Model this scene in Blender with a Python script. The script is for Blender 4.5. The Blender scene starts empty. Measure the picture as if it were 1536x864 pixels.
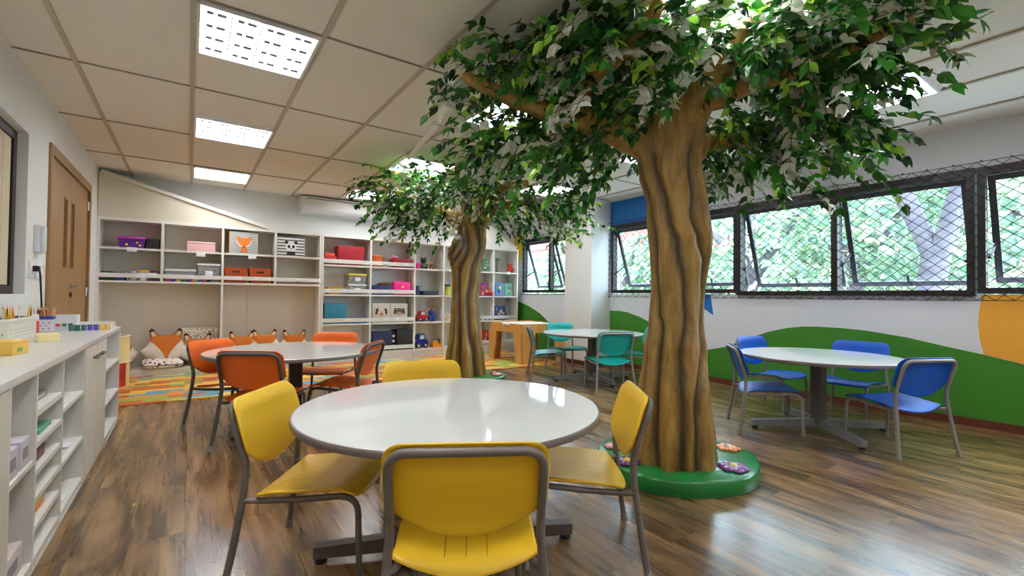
import bpy, bmesh, math, random
from mathutils import Vector, Matrix, Euler
random.seed(7)
PI = math.pi
SC = bpy.context.scene
COL = SC.collection
CEIL = 2.538
XL, XR, YB, YF = -0.93, 5.402, 7.70, -1.7

# ------------------------------------------------------------------ materials
def lin(c):
    c = c / 255.0
    return c / 12.92 if c <= 0.04045 else ((c + 0.055) / 1.055) ** 2.4
def rgb(r, g, b):
    return (lin(r), lin(g), lin(b), 1.0)
def newmat(name):
    m = bpy.data.materials.new(name); m.use_nodes = True
    nt = m.node_tree
    return m, nt, nt.nodes['Principled BSDF']
def N(nt, typ, **kw):
    n = nt.nodes.new(typ)
    for k, v in kw.items():
        setattr(n, k, v)
    return n
def mth(nt, op, a, b=None, c=None):
    n = N(nt, 'ShaderNodeMath', operation=op)
    for i, v in enumerate((a, b, c)):
        if v is None: continue
        if isinstance(v, (int, float)): n.inputs[i].default_value = v
        else: nt.links.new(v, n.inputs[i])
    return n.outputs[0]
def mixc(nt, fac, a, b):
    n = N(nt, 'ShaderNodeMix', data_type='RGBA')
    for s, v in ((n.inputs['Factor'], fac), (n.inputs[6], a), (n.inputs[7], b)):
        if isinstance(v, (int, float)): s.default_value = v
        elif isinstance(v, tuple): s.default_value = v
        else: nt.links.new(v, s)
    return n.outputs[2]
def objco(nt):
    return N(nt, 'ShaderNodeTexCoord').outputs['Object']
def sep(nt, v):
    n = N(nt, 'ShaderNodeSeparateXYZ'); nt.links.new(v, n.inputs[0]); return n.outputs
def noise(nt, vec, scale=5, detail=3, rough=.5, dist=0):
    n = N(nt, 'ShaderNodeTexNoise'); nt.links.new(vec, n.inputs['Vector'])
    n.inputs['Scale'].default_value = scale; n.inputs['Detail'].default_value = detail
    n.inputs['Roughness'].default_value = rough; n.inputs['Distortion'].default_value = dist
    return n
def bump(nt, bs, h, st=.2, dist=.01):
    b = N(nt, 'ShaderNodeBump'); b.inputs['Strength'].default_value = st; b.inputs['Distance'].default_value = dist
    nt.links.new(h, b.inputs['Height']); nt.links.new(b.outputs[0], bs.inputs['Normal'])
MATS = {}
def M(name, c=None, rough=.5, metal=0.0, var=.06, vscale=18, bmp=0.0, bscale=200, spec=.5, emit=None, coat=0):
    if name in MATS: return MATS[name]
    m, nt, bs = newmat(name)
    col = rgb(*c)
    co = objco(nt)
    if var:
        nz = noise(nt, co, vscale, 3)
        dk = tuple(x * (1 - var) for x in col[:3]) + (1,)
        lt = tuple(min(1, x * (1 + var)) for x in col[:3]) + (1,)
        nt.links.new(mixc(nt, nz.outputs[0], dk, lt), bs.inputs['Base Color'])
    else:
        bs.inputs['Base Color'].default_value = col
    bs.inputs['Roughness'].default_value = rough
    bs.inputs['Metallic'].default_value = metal
    bs.inputs['Specular IOR Level'].default_value = spec
    bs.inputs['Coat Weight'].default_value = coat
    bs.inputs['Coat Roughness'].default_value = .05
    if bmp: bump(nt, bs, noise(nt, co, bscale, 2).outputs[0], bmp, .004)
    if emit:
        bs.inputs['Emission Color'].default_value = rgb(*emit[:3]); bs.inputs['Emission Strength'].default_value = emit[3]
    MATS[name] = m
    return m

# ------------------------------------------------------------------ mesh builder
class MB:
    def __init__(s): s.v = []; s.f = []; s.m = []
    def add(s, vs, fs, mi=0):
        o = len(s.v); s.v += [tuple(q) for q in vs]
        s.f += [tuple(o + i for i in f) for f in fs]; s.m += [mi] * len(fs); return s
    def box(s, x0, x1, y0, y1, z0, z1, mi=0, mat=None):
        vs = [Vector((x, y, z)) for z in (z0, z1) for y in (y0, y1) for x in (x0, x1)]
        if mat is not None: vs = [mat @ v for v in vs]
        return s.add(vs, [(0,2,3,1),(4,5,7,6),(0,1,5,4),(2,6,7,3),(0,4,6,2),(1,3,7,5)], mi)
    def rbox(s, x0, x1, y0, y1, z0, z1, b=.01, mi=0, mat=None, seg=2):
        bm = bmesh.new(); bmesh.ops.create_cube(bm, size=1)
        for v in bm.verts:
            v.co = Vector(((x0+x1)/2 + v.co.x*(x1-x0), (y0+y1)/2 + v.co.y*(y1-y0), (z0+z1)/2 + v.co.z*(z1-z0)))
        bmesh.ops.bevel(bm, geom=bm.edges[:], offset=b, segments=seg, profile=.6, affect='EDGES')
        bm.verts.index_update()
        vs = [mat @ v.co if mat is not None else v.co.copy() for v in bm.verts]
        fs = [[v.index for v in f.verts] for f in bm.faces]; bm.free()
        return s.add(vs, fs, mi)
    def tube(s, path, r, n=8, mi=0, cap=True):
        P = [Vector(p) for p in path]
        R = r if isinstance(r, (list, tuple)) else [r] * len(P)
        vs = []; fs = []; up = None
        for i, p in enumerate(P):
            t = (P[min(i+1, len(P)-1)] - P[max(i-1, 0)]).normalized()
            if up is None:
                a = Vector((0,0,1)) if abs(t.z) < .9 else Vector((1,0,0))
                up = (a - t * a.dot(t)).normalized()
            else:
                up = (up - t * up.dot(t)).normalized()
            b = t.cross(up)
            for k in range(n):
                an = 2*PI*k/n
                vs.append(p + (up*math.cos(an) + b*math.sin(an)) * R[i])
        for i in range(len(P)-1):
            for k in range(n):
                fs.append((i*n+k, i*n+(k+1)%n, (i+1)*n+(k+1)%n, (i+1)*n+k))
        if cap:
            fs.append(tuple(range(n-1, -1, -1))); fs.append(tuple((len(P)-1)*n+k for k in range(n)))
        return s.add(vs, fs, mi)
    def lathe(s, prof, n=24, mi=0, c=(0,0,0), mat=None):
        vs = []; fs = []
        for r, z in prof:
            for k in range(n):
                a = 2*PI*k/n; vs.append(Vector((c[0]+r*math.cos(a), c[1]+r*math.sin(a), c[2]+z)))
        for i in range(len(prof)-1):
            for k in range(n):
                fs.append((i*n+k, i*n+(k+1)%n, (i+1)*n+(k+1)%n, (i+1)*n+k))
        fs.append(tuple(range(n-1,-1,-1))); fs.append(tuple((len(prof)-1)*n+k for k in range(n)))
        if mat is not None: vs = [mat @ v for v in vs]
        return s.add(vs, fs, mi)
    def prism(s, poly, h0, h1, axis='z', mi=0, mat=None):
        n = len(poly)
        def mk(a, b, h):
            return Vector({'z': (a, b, h), 'y': (a, h, b), 'x': (h, a, b)}[axis])
        vs = [mk(a, b, h0) for a, b in poly] + [mk(a, b, h1) for a, b in poly]
        if mat is not None: vs = [mat @ v for v in vs]
        fs = [tuple(range(n-1,-1,-1)), tuple(range(n, 2*n))] + [(i, (i+1)%n, n+(i+1)%n, n+i) for i in range(n)]
        return s.add(vs, fs, mi)
    def ball(s, c, r, n=12, mi=0, sc=(1,1,1)):
        prof = [(math.sin(PI*i/n)*1.0, -math.cos(PI*i/n)) for i in range(n+1)]
        vs = []; fs = []; m = n*2
        for a, z in prof:
            for k in range(m):
                t = 2*PI*k/m
                vs.append((c[0]+r*sc[0]*max(a,1e-4)*math.cos(t), c[1]+r*sc[1]*max(a,1e-4)*math.sin(t), c[2]+r*sc[2]*z))
        for i in range(n):
            for k in range(m): fs.append((i*m+k, i*m+(k+1)%m, (i+1)*m+(k+1)%m, (i+1)*m+k))
        return s.add(vs, fs, mi)
    def pad(s, outline, fmap, prof=None, rings=(.02,.3,.55,.75,.88,.95,.985,1), mi=0):
        """A soft sheet: fmap(x, y, side, s) -> point; side is +1/-1 times the thickness profile."""
        cx = sum(p[0] for p in outline)/len(outline); cy = sum(p[1] for p in outline)/len(outline)
        n = len(outline); vs = []; fs = []
        prof = prof or (lambda q: 1.0 if q < .96 else (.8 if q < .99 else .35))
        for sd in (1, -1):
            for q in rings:
                for x, y in outline:
                    vs.append(Vector(fmap(cx+q*(x-cx), cy+q*(y-cy), sd*prof(q))))
        R = len(rings)
        for b in (0, 1):
            o = b*R*n
            cap = tuple(o+k for k in range(n)); fs.append(cap if b == 0 else cap[::-1])
            for i in range(R-1):
                for k in range(n):
                    q = (o+i*n+k, o+(i+1)*n+k, o+(i+1)*n+(k+1)%n, o+i*n+(k+1)%n)
                    fs.append(q if b == 0 else q[::-1])
        for k in range(n):
            a = (R-1)*n; b = R*n+(R-1)*n
            fs.append((a+k, b+k, b+(k+1)%n, a+(k+1)%n))
        return s.add(vs, fs, mi)
    def mesh(s, name, mats, ang=38):
        me = bpy.data.meshes.new(name); me.from_pydata(s.v, [], s.f); me.validate()
        bm = bmesh.new(); bm.from_mesh(me); bmesh.ops.recalc_face_normals(bm, faces=bm.faces[:]); bm.to_mesh(me); bm.free()
        for m in (mats if isinstance(mats, (list, tuple)) else [mats]): me.materials.append(m)
        if len(me.polygons) == len(s.m): me.polygons.foreach_set('material_index', s.m)
        me.polygons.foreach_set('use_smooth', [True]*len(me.polygons))
        me.set_sharp_from_angle(angle=math.radians(ang))
        return me
    def build(s, name, mats, parent=None, ang=38, loc=(0,0,0), rot=(0,0,0)):
        o = bpy.data.objects.new(name, s.mesh(name, mats, ang)); COL.objects.link(o)
        o.location = loc; o.rotation_euler = rot
        if parent is not None: o.parent = parent
        return o
def tag(o, label=None, cat=None, group=None, kind=None):
    for k, v in (('label', label), ('category', cat), ('group', group), ('kind', kind)):
        if v: o[k] = v
    return o
def thing(name, label, cat, loc=(0,0,0), rz=0, group=None, kind=None):
    o = bpy.data.objects.new(name, None); COL.objects.link(o); o.location = loc; o.rotation_euler = (0,0,rz)
    o.empty_display_size = .1
    return tag(o, label, cat, group, kind)
def struct(name, mb, mats, ang=38):
    return tag(mb.build(name, mats, None, ang), None, None, None, 'structure')
def kids(o): return [c for c in COL.objects if c.parent == o]
def dup(o, parent=None):
    c = o.copy(); COL.objects.link(c)
    if parent is not None: c.parent = parent
    for ch in list(o.children): dup(ch, c)
    return c
def rrect(x0, x1, y0, y1, r, n=6):
    out = []
    for cx, cy, a0 in ((x1-r, y1-r, 0), (x0+r, y1-r, 90), (x0+r, y0+r, 180), (x1-r, y0+r, 270)):
        for k in range(n+1):
            a = math.radians(a0 + 90*k/n); out.append((cx+r*math.cos(a), cy+r*math.sin(a)))
    return out
def dens(poly, d):
    out = []
    for i, p in enumerate(poly):
        q = poly[(i+1) % len(poly)]; L = math.hypot(q[0]-p[0], q[1]-p[1]); k = max(1, int(L/d))
        out += [(p[0]+(q[0]-p[0])*j/k, p[1]+(q[1]-p[1])*j/k) for j in range(k)]
    return out
def circ(cx, cy, r, n=20, ry=None):
    return [(cx+r*math.cos(2*PI*k/n), cy+(ry or r)*math.sin(2*PI*k/n)) for k in range(n)]
def arc(p0, p1, p2, n=6):
    """Quadratic bend from p0 to p2 round the corner p1."""
    p0, p1, p2 = Vector(p0), Vector(p1), Vector(p2)
    return [p0*(1-t)**2 + p1*2*t*(1-t) + p2*t*t for t in [i/n for i in range(n+1)]]

# ------------------------------------------------------------------ camera
cam = bpy.data.cameras.new('camera'); cam.lens = 36*694.6/1536; cam.sensor_width = 36; cam.sensor_fit = 'HORIZONTAL'
cam.clip_start = .02; cam.clip_end = 200
co = bpy.data.objects.new('camera', cam); COL.objects.link(co)
co.matrix_world = Matrix(((0.82110, -0.01879, -0.57047, 0), (-0.57069, -0.00907, -0.82112, 0), (0.01026, 0.99978, -0.01817, 1.048), (0,0,0,1)))
SC.camera = co

# ------------------------------------------------------------------ shared materials
WHITE_LAM = M('white laminate', (228,226,218), .45, var=.015)
CREAM_LAM = M('cream laminate', (220,213,198), .5, var=.03, vscale=30)
WALLW = M('white wall paint', (226,227,224), .75, var=.012, vscale=3, bmp=.03, bscale=120)
WALLR = M('cool white wall paint', (222,224,228), .75, var=.012, vscale=3, bmp=.03, bscale=120)
ALU = M('dark bronze aluminium', (44,36,34), .42, .35, var=.06)
FRAME_GREY = M('grey painted steel tube', (112,104,98), .42, .15, var=.03)
CHROME = M('brushed metal', (190,188,184), .25, .9, var=.03)
BLACKP = M('black plastic', (26,25,27), .45, var=.08)
def wood_mat(name, a, b, scale=(18, 18, 1.2), rough=.45, dist=1.2):
    m, nt, bs = newmat(name)
    mp = N(nt, 'ShaderNodeMapping'); nt.links.new(objco(nt), mp.inputs[0]); mp.inputs['Scale'].default_value = scale
    nz = noise(nt, mp.outputs[0], 2.2, 6, .6, dist)
    r = N(nt, 'ShaderNodeValToRGB'); nt.links.new(nz.outputs[0], r.inputs[0])
    r.color_ramp.elements[0].position = .3; r.color_ramp.elements[0].color = rgb(*a)
    r.color_ramp.elements[1].position = .72; r.color_ramp.elements[1].color = rgb(*b)
    nt.links.new(r.outputs[0], bs.inputs['Base Color']); bs.inputs['Roughness'].default_value = rough
    bump(nt, bs, nz.outputs[0], .06, .003)
    MATS[name] = m
    return m
DOORW = wood_mat('oak veneer', (138,104,62), (170,132,86), (22, 22, 1.0))
PINE = wood_mat('pine board', (196,136,62), (226,172,96), (20, 20, 1.4))

def floor_mat():
    m, nt, bs = newmat('wood look vinyl planks')
    co_ = objco(nt); s = sep(nt, co_)
    cmb = N(nt, 'ShaderNodeCombineXYZ'); nt.links.new(s[1], cmb.inputs[0]); nt.links.new(s[0], cmb.inputs[1])
    br = N(nt, 'ShaderNodeTexBrick'); nt.links.new(cmb.outputs[0], br.inputs['Vector'])
    br.inputs['Scale'].default_value = 1; br.inputs['Brick Width'].default_value = 1.25; br.inputs['Row Height'].default_value = .19
    br.inputs['Mortar Size'].default_value = .0012; br.inputs['Color1'].default_value = (0,0,0,1); br.inputs['Color2'].default_value = (1,1,1,1)
    br.inputs['Mortar'].default_value = (.5,.5,.5,1); br.offset = .37
    sc = N(nt, 'ShaderNodeVectorMath', operation='MULTIPLY'); nt.links.new(co_, sc.inputs[0]); sc.inputs[1].default_value = (2.9, .45, 1)
    off = N(nt, 'ShaderNodeVectorMath', operation='SCALE'); nt.links.new(br.outputs['Color'], off.inputs[0]); off.inputs['Scale'].default_value = 13.0
    ad = N(nt, 'ShaderNodeVectorMath', operation='ADD'); nt.links.new(sc.outputs[0], ad.inputs[0]); nt.links.new(off.outputs[0], ad.inputs[1])
    g1 = noise(nt, ad.outputs[0], 1.5, 4, .5, 2.6)
    sc2 = N(nt, 'ShaderNodeVectorMath', operation='MULTIPLY'); nt.links.new(ad.outputs[0], sc2.inputs[0]); sc2.inputs[1].default_value = (7, 1.6, 1)
    g2 = noise(nt, sc2.outputs[0], 2.0, 4, .6, .4)
    v = mth(nt, 'ADD', mth(nt, 'MULTIPLY', g1.outputs[0], .92), mth(nt, 'MULTIPLY', g2.outputs[0], .08))
    r = N(nt, 'ShaderNodeValToRGB'); nt.links.new(v, r.inputs[0]); e = r.color_ramp.elements
    e[0].position = .33; e[0].color = rgb(76,57,38); e[1].position = .66; e[1].color = rgb(170,134,90)
    for p, c in ((.43, (96,72,46)), (.5, (126,97,63)), (.58, (148,115,76))):
        q = e.new(p); q.color = rgb(*c)
    tone = mixc(nt, mth(nt, 'MULTIPLY', br.outputs['Color'], .16), r.outputs[0], rgb(80,60,40))
    seam = mixc(nt, br.outputs['Fac'], tone, rgb(70,52,38))
    nt.links.new(seam, bs.inputs['Base Color'])
    rr = mth(nt, 'ADD', mth(nt, 'MULTIPLY', g2.outputs[0], .14), .21)
    nt.links.new(rr, bs.inputs['Roughness']); bs.inputs['Specular IOR Level'].default_value = .3; bs.inputs['Coat Weight'].default_value = .55; bs.inputs['Coat IOR'].default_value = 1.65; bs.inputs['Coat Roughness'].default_value = .2
    bump(nt, bs, g2.outputs[0], .04, .002)
    return m
def rug_mat():
    m, nt, bs = newmat('puzzle foam play mat')
    co_ = objco(nt)
    nz = noise(nt, co_, 16, 2)
    wob = N(nt, 'ShaderNodeVectorMath', operation='MULTIPLY'); nt.links.new(nz.outputs['Color'], wob.inputs[0]); wob.inputs[1].default_value = (.07, .07, 0)
    ad = N(nt, 'ShaderNodeVectorMath', operation='ADD'); nt.links.new(co_, ad.inputs[0]); nt.links.new(wob.outputs[0], ad.inputs[1])
    br = N(nt, 'ShaderNodeTexBrick'); nt.links.new(ad.outputs[0], br.inputs['Vector'])
    br.inputs['Scale'].default_value = 1; br.inputs['Brick Width'].default_value = .32; br.inputs['Row Height'].default_value = .115
    br.inputs['Mortar Size'].default_value = 0; br.inputs['Color1'].default_value = (0,0,0,1); br.inputs['Color2'].default_value = (1,1,1,1); br.offset = .43
    r = N(nt, 'ShaderNodeValToRGB'); nt.links.new(br.outputs['Color'], r.inputs[0]); r.color_ramp.interpolation = 'CONSTANT'
    e = r.color_ramp.elements; e[0].position = 0; e[0].color = rgb(200,106,50); e[1].position = .24; e[1].color = rgb(226,184,76)
    for p, c in ((.42, (176,88,46)), (.56, (156,170,74)), (.68, (104,158,178)), (.8, (216,144,66)), (.9, (230,198,100))):
        q = e.new(p); q.color = rgb(*c)
    nt.links.new(r.outputs[0], bs.inputs['Base Color']); bs.inputs['Roughness'].default_value = .7
    bump(nt, bs, noise(nt, co_, 90, 2).outputs[0], .15, .002)
    return m

# ------------------------------------------------------------------ room shell
struct('floor', MB().box(-1.3, 5.75, YF-.1, 8.0, -.12, 0), floor_mat())
CEILM = M('mineral fibre ceiling tile', (238,233,222), .9, var=.02, vscale=40, bmp=.12, bscale=260)
struct('ceiling', MB().box(-1.3, 5.75, YF-.1, 8.0, CEIL+.012, CEIL+.16), CEILM)
tb = MB()
GX = [-.639 + .625*k for k in range(0, 10)]
for x in GX: tb.box(x-.014, x+.014, YF, YB, CEIL, CEIL+.0125)
struct('trim_1', tb, M('ceiling grid bar', (186,174,156), .6, var=.02))
tb = MB()
for k in range(-5, 4):
    y = 4.068 + 1.25*k
    if YF < y < YB: tb.box(XL, XR, y-.006, y+.006, CEIL+.004, CEIL+.0125)
struct('trim_2', tb, M('ceiling cross bar', (150,140,126), .6, var=.02))
w = MB()      # left wall with its window and door openings
T = .16
w.box(XL-T, XL, YF, 2.95, 0, CEIL+.02).box(XL-T, XL, 2.95, 4.5, 0, 1.03).box(XL-T, XL, 2.95, 4.5, 2.13, CEIL+.02)
w.box(XL-T, XL, 4.5, 5.04, 0, CEIL+.02).box(XL-T, XL, 5.04, 6.84, 2.22, CEIL+.02).box(XL-T, XL, 6.84, 7.86, 0, CEIL+.02)
struct('wall_left', w, WALLW)
struct('wall_back', MB().box(XL-T, XR+.2, YB, YB+.16, 0, CEIL+.02), WALLW)
struct('wall_front', MB().box(XL-T, XR+.2, YF-.16, YF, 0, CEIL+.02), WALLW)
w = MB(); T = .2
WZ0, WZ1 = 1.105, 2.165
w.box(XR, XR+T, YF, YB, 0, WZ0).box(XR, XR+T, YF, YB, WZ1, CEIL+.02)
w.box(XR, XR+T, YF, -1.2, WZ0, WZ1).box(XR, XR+T, 5.06, 5.72, WZ0, WZ1).box(XR, XR+T, 7.4, YB, WZ0, WZ1)
wr = struct('wall_right', w, WALLR)
HILL = M('green mural paint', (54,124,26), .7, var=.02)
hp = [(5.06,.842),(4.9,.845),(4.743,.831),(4.5,.77),(4.276,.686),(4.0,.57),(3.75,.46),(3.55,.405),(3.4,.40),(3.16,.46),(2.833,.608),(2.65,.68),(2.466,.731),(2.3,.757),(2.137,.764),(1.95,.763),(1.731,.751),(1.425,.71),(1.152,.651),(.907,.602),(.699,.552),(.3,.45),(-.2,.36),(-.8,.32),(-1.69,.3)]
MB().prism([(5.079,0.0)] + [(5.079,.842)] + hp + [(-1.69,0.0)], XR-.003, XR+.01, 'x').build('mural_hill', HILL, wr)
MB().prism([(7.695,0),(7.695,.98),(7.49,.938),(7.16,.853),(6.845,.736),(6.607,.598),(6.3,.46),(5.9,.36),(5.69,.33),(5.69,0)], XR-.003, XR+.01, 'x').build('mural_hill', HILL, wr)
SUNM = M('orange mural paint', (232,164,50), .7, var=.02)
sun = [(.955+.0, 1.1)]
cy_, cz_, rr_ = .0, .86, .955
pts = []
for k in range(25):
    a = PI/2 + (k/24)*PI
    pts.append((cy_ - rr_*math.cos(a), cz_ + rr_*math.sin(a)))
sunp = [(y, z) for y, z in pts if .57 <= z <= 1.095]
MB().prism([(-.6,1.1)] + [(y, z) for y, z in [(.93,1.1)] + sunp] + [(.925,.61),(.6,.53),(.3,.455),(-.2,.365),(-.6,.34)], XR-.002, XR+.01, 'x').build('mural_sun', SUNM, wr)
BLUEM = M('blue mural paint', (22,104,176), .7, var=.02)
MB().prism([(5.079,1.48),(5.079,2.536),(4.2,2.536),(4.0,2.166),(5.04,2.166)], XR-.002, XR+.01, 'x').build('mural_kite', BLUEM, wr)
MB().prism([(3.6,1.1),(3.375,1.1),(3.335,.836),(3.6,1.0)], XR-.002, XR+.01, 'x').build('mural_kite', BLUEM, wr)
MB().prism([(7.69,2.25),(7.69,1.95),(7.57,1.62),(7.41,1.95),(7.41,2.3)], XR-.003, XR+.01, 'x').build('mural_star', M('yellow mural paint', (240,200,40), .7, var=.02), wr)
c = MB().box(4.99, XR+.01, 5.08, 5.68, 0, CEIL+.01)
colm = struct('column', c, WALLW)
MB().prism([(4.99,2.3),(4.99,2.535),(5.3,2.535)], 5.0, 5.08, 'y').build('bracket', WALLW, colm)
BASEB = M('red brown skirting wood', (96,48,30), .45, var=.12, vscale=30)
b = MB().box(XR-.014, XR+.01, YF, 5.08, 0, .068).box(4.976, XR, 5.066, 5.08, 0, .068).box(4.976, 4.99, 5.066, 5.69, 0, .068).box(XR-.014, XR+.01, 5.69, YB, 0, .068)
struct('baseboard_right', b, BASEB)
struct('baseboard_left', MB().box(XL-.01, XL+.014, YF, 5.02, 0, .068).box(XL-.01, XL+.014, 6.86, 7.34, 0, .068), BASEB)
LAMP_E = 18.0; SKY_E = 24.0; SUN_E = 8.0; EXPO = 0.28
# ------------------------------------------------------------------ windows
def glass_mat():
    m, nt, bs = newmat('window glass'); nt.nodes.remove(bs)
    out = [n for n in nt.nodes if n.type == 'OUTPUT_MATERIAL'][0]
    t = N(nt, 'ShaderNodeBsdfTransparent'); t.inputs[0].default_value = (.93, .97, .96, 1)
    g = N(nt, 'ShaderNodeBsdfGlossy'); g.inputs['Roughness'].default_value = .02
    mx = N(nt, 'ShaderNodeMixShader'); mx.inputs[0].default_value = .06
    nt.links.new(t.outputs[0], mx.inputs[1]); nt.links.new(g.outputs[0], mx.inputs[2]); nt.links.new(mx.outputs[0], out.inputs[0])
    return m
GLASS = glass_mat()
def awning_window(name, y0, y1, z0, z1, proud=0.0, tilt=19):
    """A bronze aluminium window of two top-hung sashes pushed open to the outside."""
    root = thing(name, None, None, (XR, 0, 0)); root['kind'] = 'structure'
    a, b = -.012-proud, .075; w = .05
    f = MB().box(a, b, y0, y1, z0, z0+w).box(a, b, y0, y1, z1-.062, z1).box(a, b, y0, y0+w, z0+w, z1-.062).box(a, b, y1-w, y1, z0+w, z1-.062)
    f.build('frame', ALU, root)
    ym = (y0+y1)/2
    MB().rbox(a-.006, b, ym-.03, ym+.03, z0+w-.002, z1-.06, .004).build('mullion', ALU, root)
    SASH = M('grey anodised sash', (66,66,72), .4, .3, var=.04)
    for s0, s1 in ((y0+w+.004, ym-.034), (ym+.034, y1-w-.004)):
        H = z1-.066-(z0+w+.004); R = Matrix.Translation((.05, 0, z1-.068)) @ Matrix.Rotation(math.radians(-tilt), 4, 'Y')
        k = .046
        sm = MB().box(-.014,.014, s0, s1, -H, -H+k, mat=R).box(-.014,.014, s0, s1, -k, 0, mat=R).box(-.014,.014, s0, s0+k, -H+k, -k, mat=R).box(-.014,.014, s1-k, s1, -H+k, -k, mat=R)
        so = sm.build('sash', SASH, root)
        MB().box(-.003,.003, s0+k-.004, s1-k+.004, -H+k-.004, -k+.004, mat=R).build('pane', GLASS, so)
        yc = (s0+s1)/2
        MB().rbox(-.05,-.03, yc-.009, yc+.009, -H+.01, -H+.12, .004, mat=R).box(-.035,-.014, yc-.012, yc+.012, -H+.004, -H+.034, mat=R).build('handle', BLACKP, so)
        for yy in (s0+.012, s1-.012):
            p0 = Vector((.03, yy, z0+w+.25)); p1 = R @ Vector((0, yy, -H*.62))
            MB().tube([p0, p1], .013, 6).build('stay_arm', SASH, so)
    return root
awning_window('window_1', 5.71, 7.40, 1.125, 2.165)
awning_window('window_2', 3.02, 5.055, 1.115, 2.165)
awning_window('window_3', .965, 3.015, 1.09, 2.165, .03)
awning_window('window_4', -1.15, .955, 1.11, 2.165)
NETM = M('black net cord', (20,20,22), .6, var=0)
def net(name, y0, y1, z0, z1, x, label, hooks):
    s = .105; mb = MB(); r = .0026; asp = .84
    H = z1-z0
    k = int((y1-y0)/s)+int(H/asp/s)+2
    for i in range(-k, k):
        for sg in (1, -1):
            c0 = y0 + i*s
            pts = []
            ya, yb = (c0, c0+H/asp) if sg > 0 else (c0, c0-H/asp)
            t0, t1 = 0.0, 1.0
            d = yb-ya
            ts = sorted([(y0-ya)/d, (y1-ya)/d]); t0 = max(t0, ts[0]); t1 = min(t1, ts[1])
            if t1-t0 < .01: continue
            mb.tube([(x, ya+d*t0, z0+H*t0), (x+.0006*sg, ya+d*t1, z0+H*t1)], r, 4, cap=False)
    nz = int(H/(s*asp/2))
    for j in range(0, nz+1):
        z = z0 + j*s*asp/2
        n = int((y1-y0)/s)
        for i in range(n+1):
            y = y0 + (i + (.5 if j % 2 else 0))*s
            if y > y1: continue
            q = .005
            mb.add([(x-q,y,z),(x+q,y,z),(x,y-q,z),(x,y+q,z),(x,y,z-q),(x,y,z+q)], [(0,2,5),(2,1,5),(1,3,5),(3,0,5),(2,0,4),(1,2,4),(3,1,4),(0,3,4)])
    for z in (z0, z1): mb.tube([(x, y0, z), (x, y1, z)], .003, 5)
    root = tag(mb.build(name, NETM), label, 'safety net')
    n = int((y1-y0)/.17); hk = None
    dx = XR-x
    for i in range(n+1):
        y = y0 + (y1-y0)*i/n
        for z in (z0, z1):
            if hk is None: hk = MB().tube([(dx+.004, 0, .012), (-.004, 0, .012), (-.006, 0, 0), (.004, 0, -.004)], .003, 5).build('hook', NETM, root)
            else:
                hk = hk.copy(); COL.objects.link(hk)
            hk.location = (x, y, z)
net('safety_net', -1.15, 5.06, 1.055, 2.2, XR-.06, 'black diamond safety net stretched over the long window band', 1)
net('safety_net', 5.715, 7.42, 1.09, 2.2, XR-.04, 'short black diamond safety net over the far window beside the white column', 1)
# left wall window
root = thing('window_5', None, None, (XL-.085, 0, 0)); root['kind'] = 'structure'
f = MB()
for q in ((2.95,4.5,1.03,1.085),(2.95,4.5,2.07,2.13),(2.95,3.01,1.085,2.07),(4.43,4.5,1.085,2.07)): f.box(-.03,.03,*q)
f.build('frame', ALU, root)
MB().box(-.004,.004,3.01,4.43,1.085,2.07).build('pane', GLASS, root)
sl = MB()
for k in range(9): sl.rbox(.012,.02,3.012+k*.157,3.012+k*.157+.148,1.09,2.066,.002, mat=Matrix.Translation((0,0,0)))
sl.build('blind', M('cream vertical blind', (206,192,164), .8, var=.12, vscale=3), root)
struct('wall_left_recess', MB().box(XL-.26, XL-.17, 2.8, 4.65, .9, 2.3), WALLW)

# ------------------------------------------------------------------ outdoors
LAWN = M('pale neutral bounce ground', (188,190,186), .9, var=.15, vscale=2)  # unseen ground, coloured pale grey so no green light bounces into the room
tag(MB().box(XR+.25, 60, -40, 60, -1.0, -.35).build('ground', LAWN), None, None, None, 'structure')
tag(MB().box(XR+.2, XR+.9, -12, 14, 2.75, 2.85).build('roof_eave', M('pale eave board', (210,206,200), .8)), None, None, None, 'structure')

# ------------------------------------------------------------------ door in left wall
d = thing('door_1', None, None, (XL, 0, 0)); d['kind'] = 'structure'
FRM = wood_mat('oak door frame', (128,94,54), (156,120,76), (22,22,1))
MB().box(-.13,.018,5.04,5.11,0,2.22).box(-.13,.018,6.77,6.84,0,2.22).box(-.13,.018,5.11,6.77,2.14,2.22).build('frame', FRM, d)
for y0, y1, s0, s1 in ((5.11,5.938,5.64,5.80), (5.942,6.77,5.95,6.11)):
    lf = MB().box(-.045,-.005,y0,y1,.006,1.26).box(-.045,-.005,y0,y1,1.90,2.14).box(-.045,-.005,y0,s0,1.26,1.90).box(-.045,-.005,s1,y1,1.26,1.90).build('leaf', DOORW, d)
    g = MB().box(-.03,-.024,s0,s1,1.26,1.90).build('vision_panel', M('amber tinted door glass', (122,78,36), .15, var=.05), lf)
    MB().box(-.04,-.003,s0-.0,s0+.012,1.26,1.9).box(-.04,-.003,s1-.012,s1,1.26,1.9).box(-.04,-.003,s0,s1,1.26,1.272).box(-.04,-.003,s0,s1,1.888,1.9).build('bead', FRM, lf)
    if y0 > 5.5:
        MB().tube([(-.005,5.99,1.1),(.045,5.99,1.1)], .011, 8).tube([(.045,5.985,1.1),(.045,6.03,1.1),(.042,6.15,1.102)], .010, 8).lathe([(.024,0),(.024,.008)], 16, mat=Matrix.Translation((-.006,5.99,1.1)) @ Matrix.Rotation(PI/2,4,'Y')).build('handle', CHROME, lf)
        MB().lathe([(.022,0),(.022,.01),(.012,.016)], 16, mat=Matrix.Translation((-.006,5.99,1.02)) @ Matrix.Rotation(PI/2,4,'Y')).build('lock', M('dark steel lock', (70,62,54), .35, .8), lf)
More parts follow.
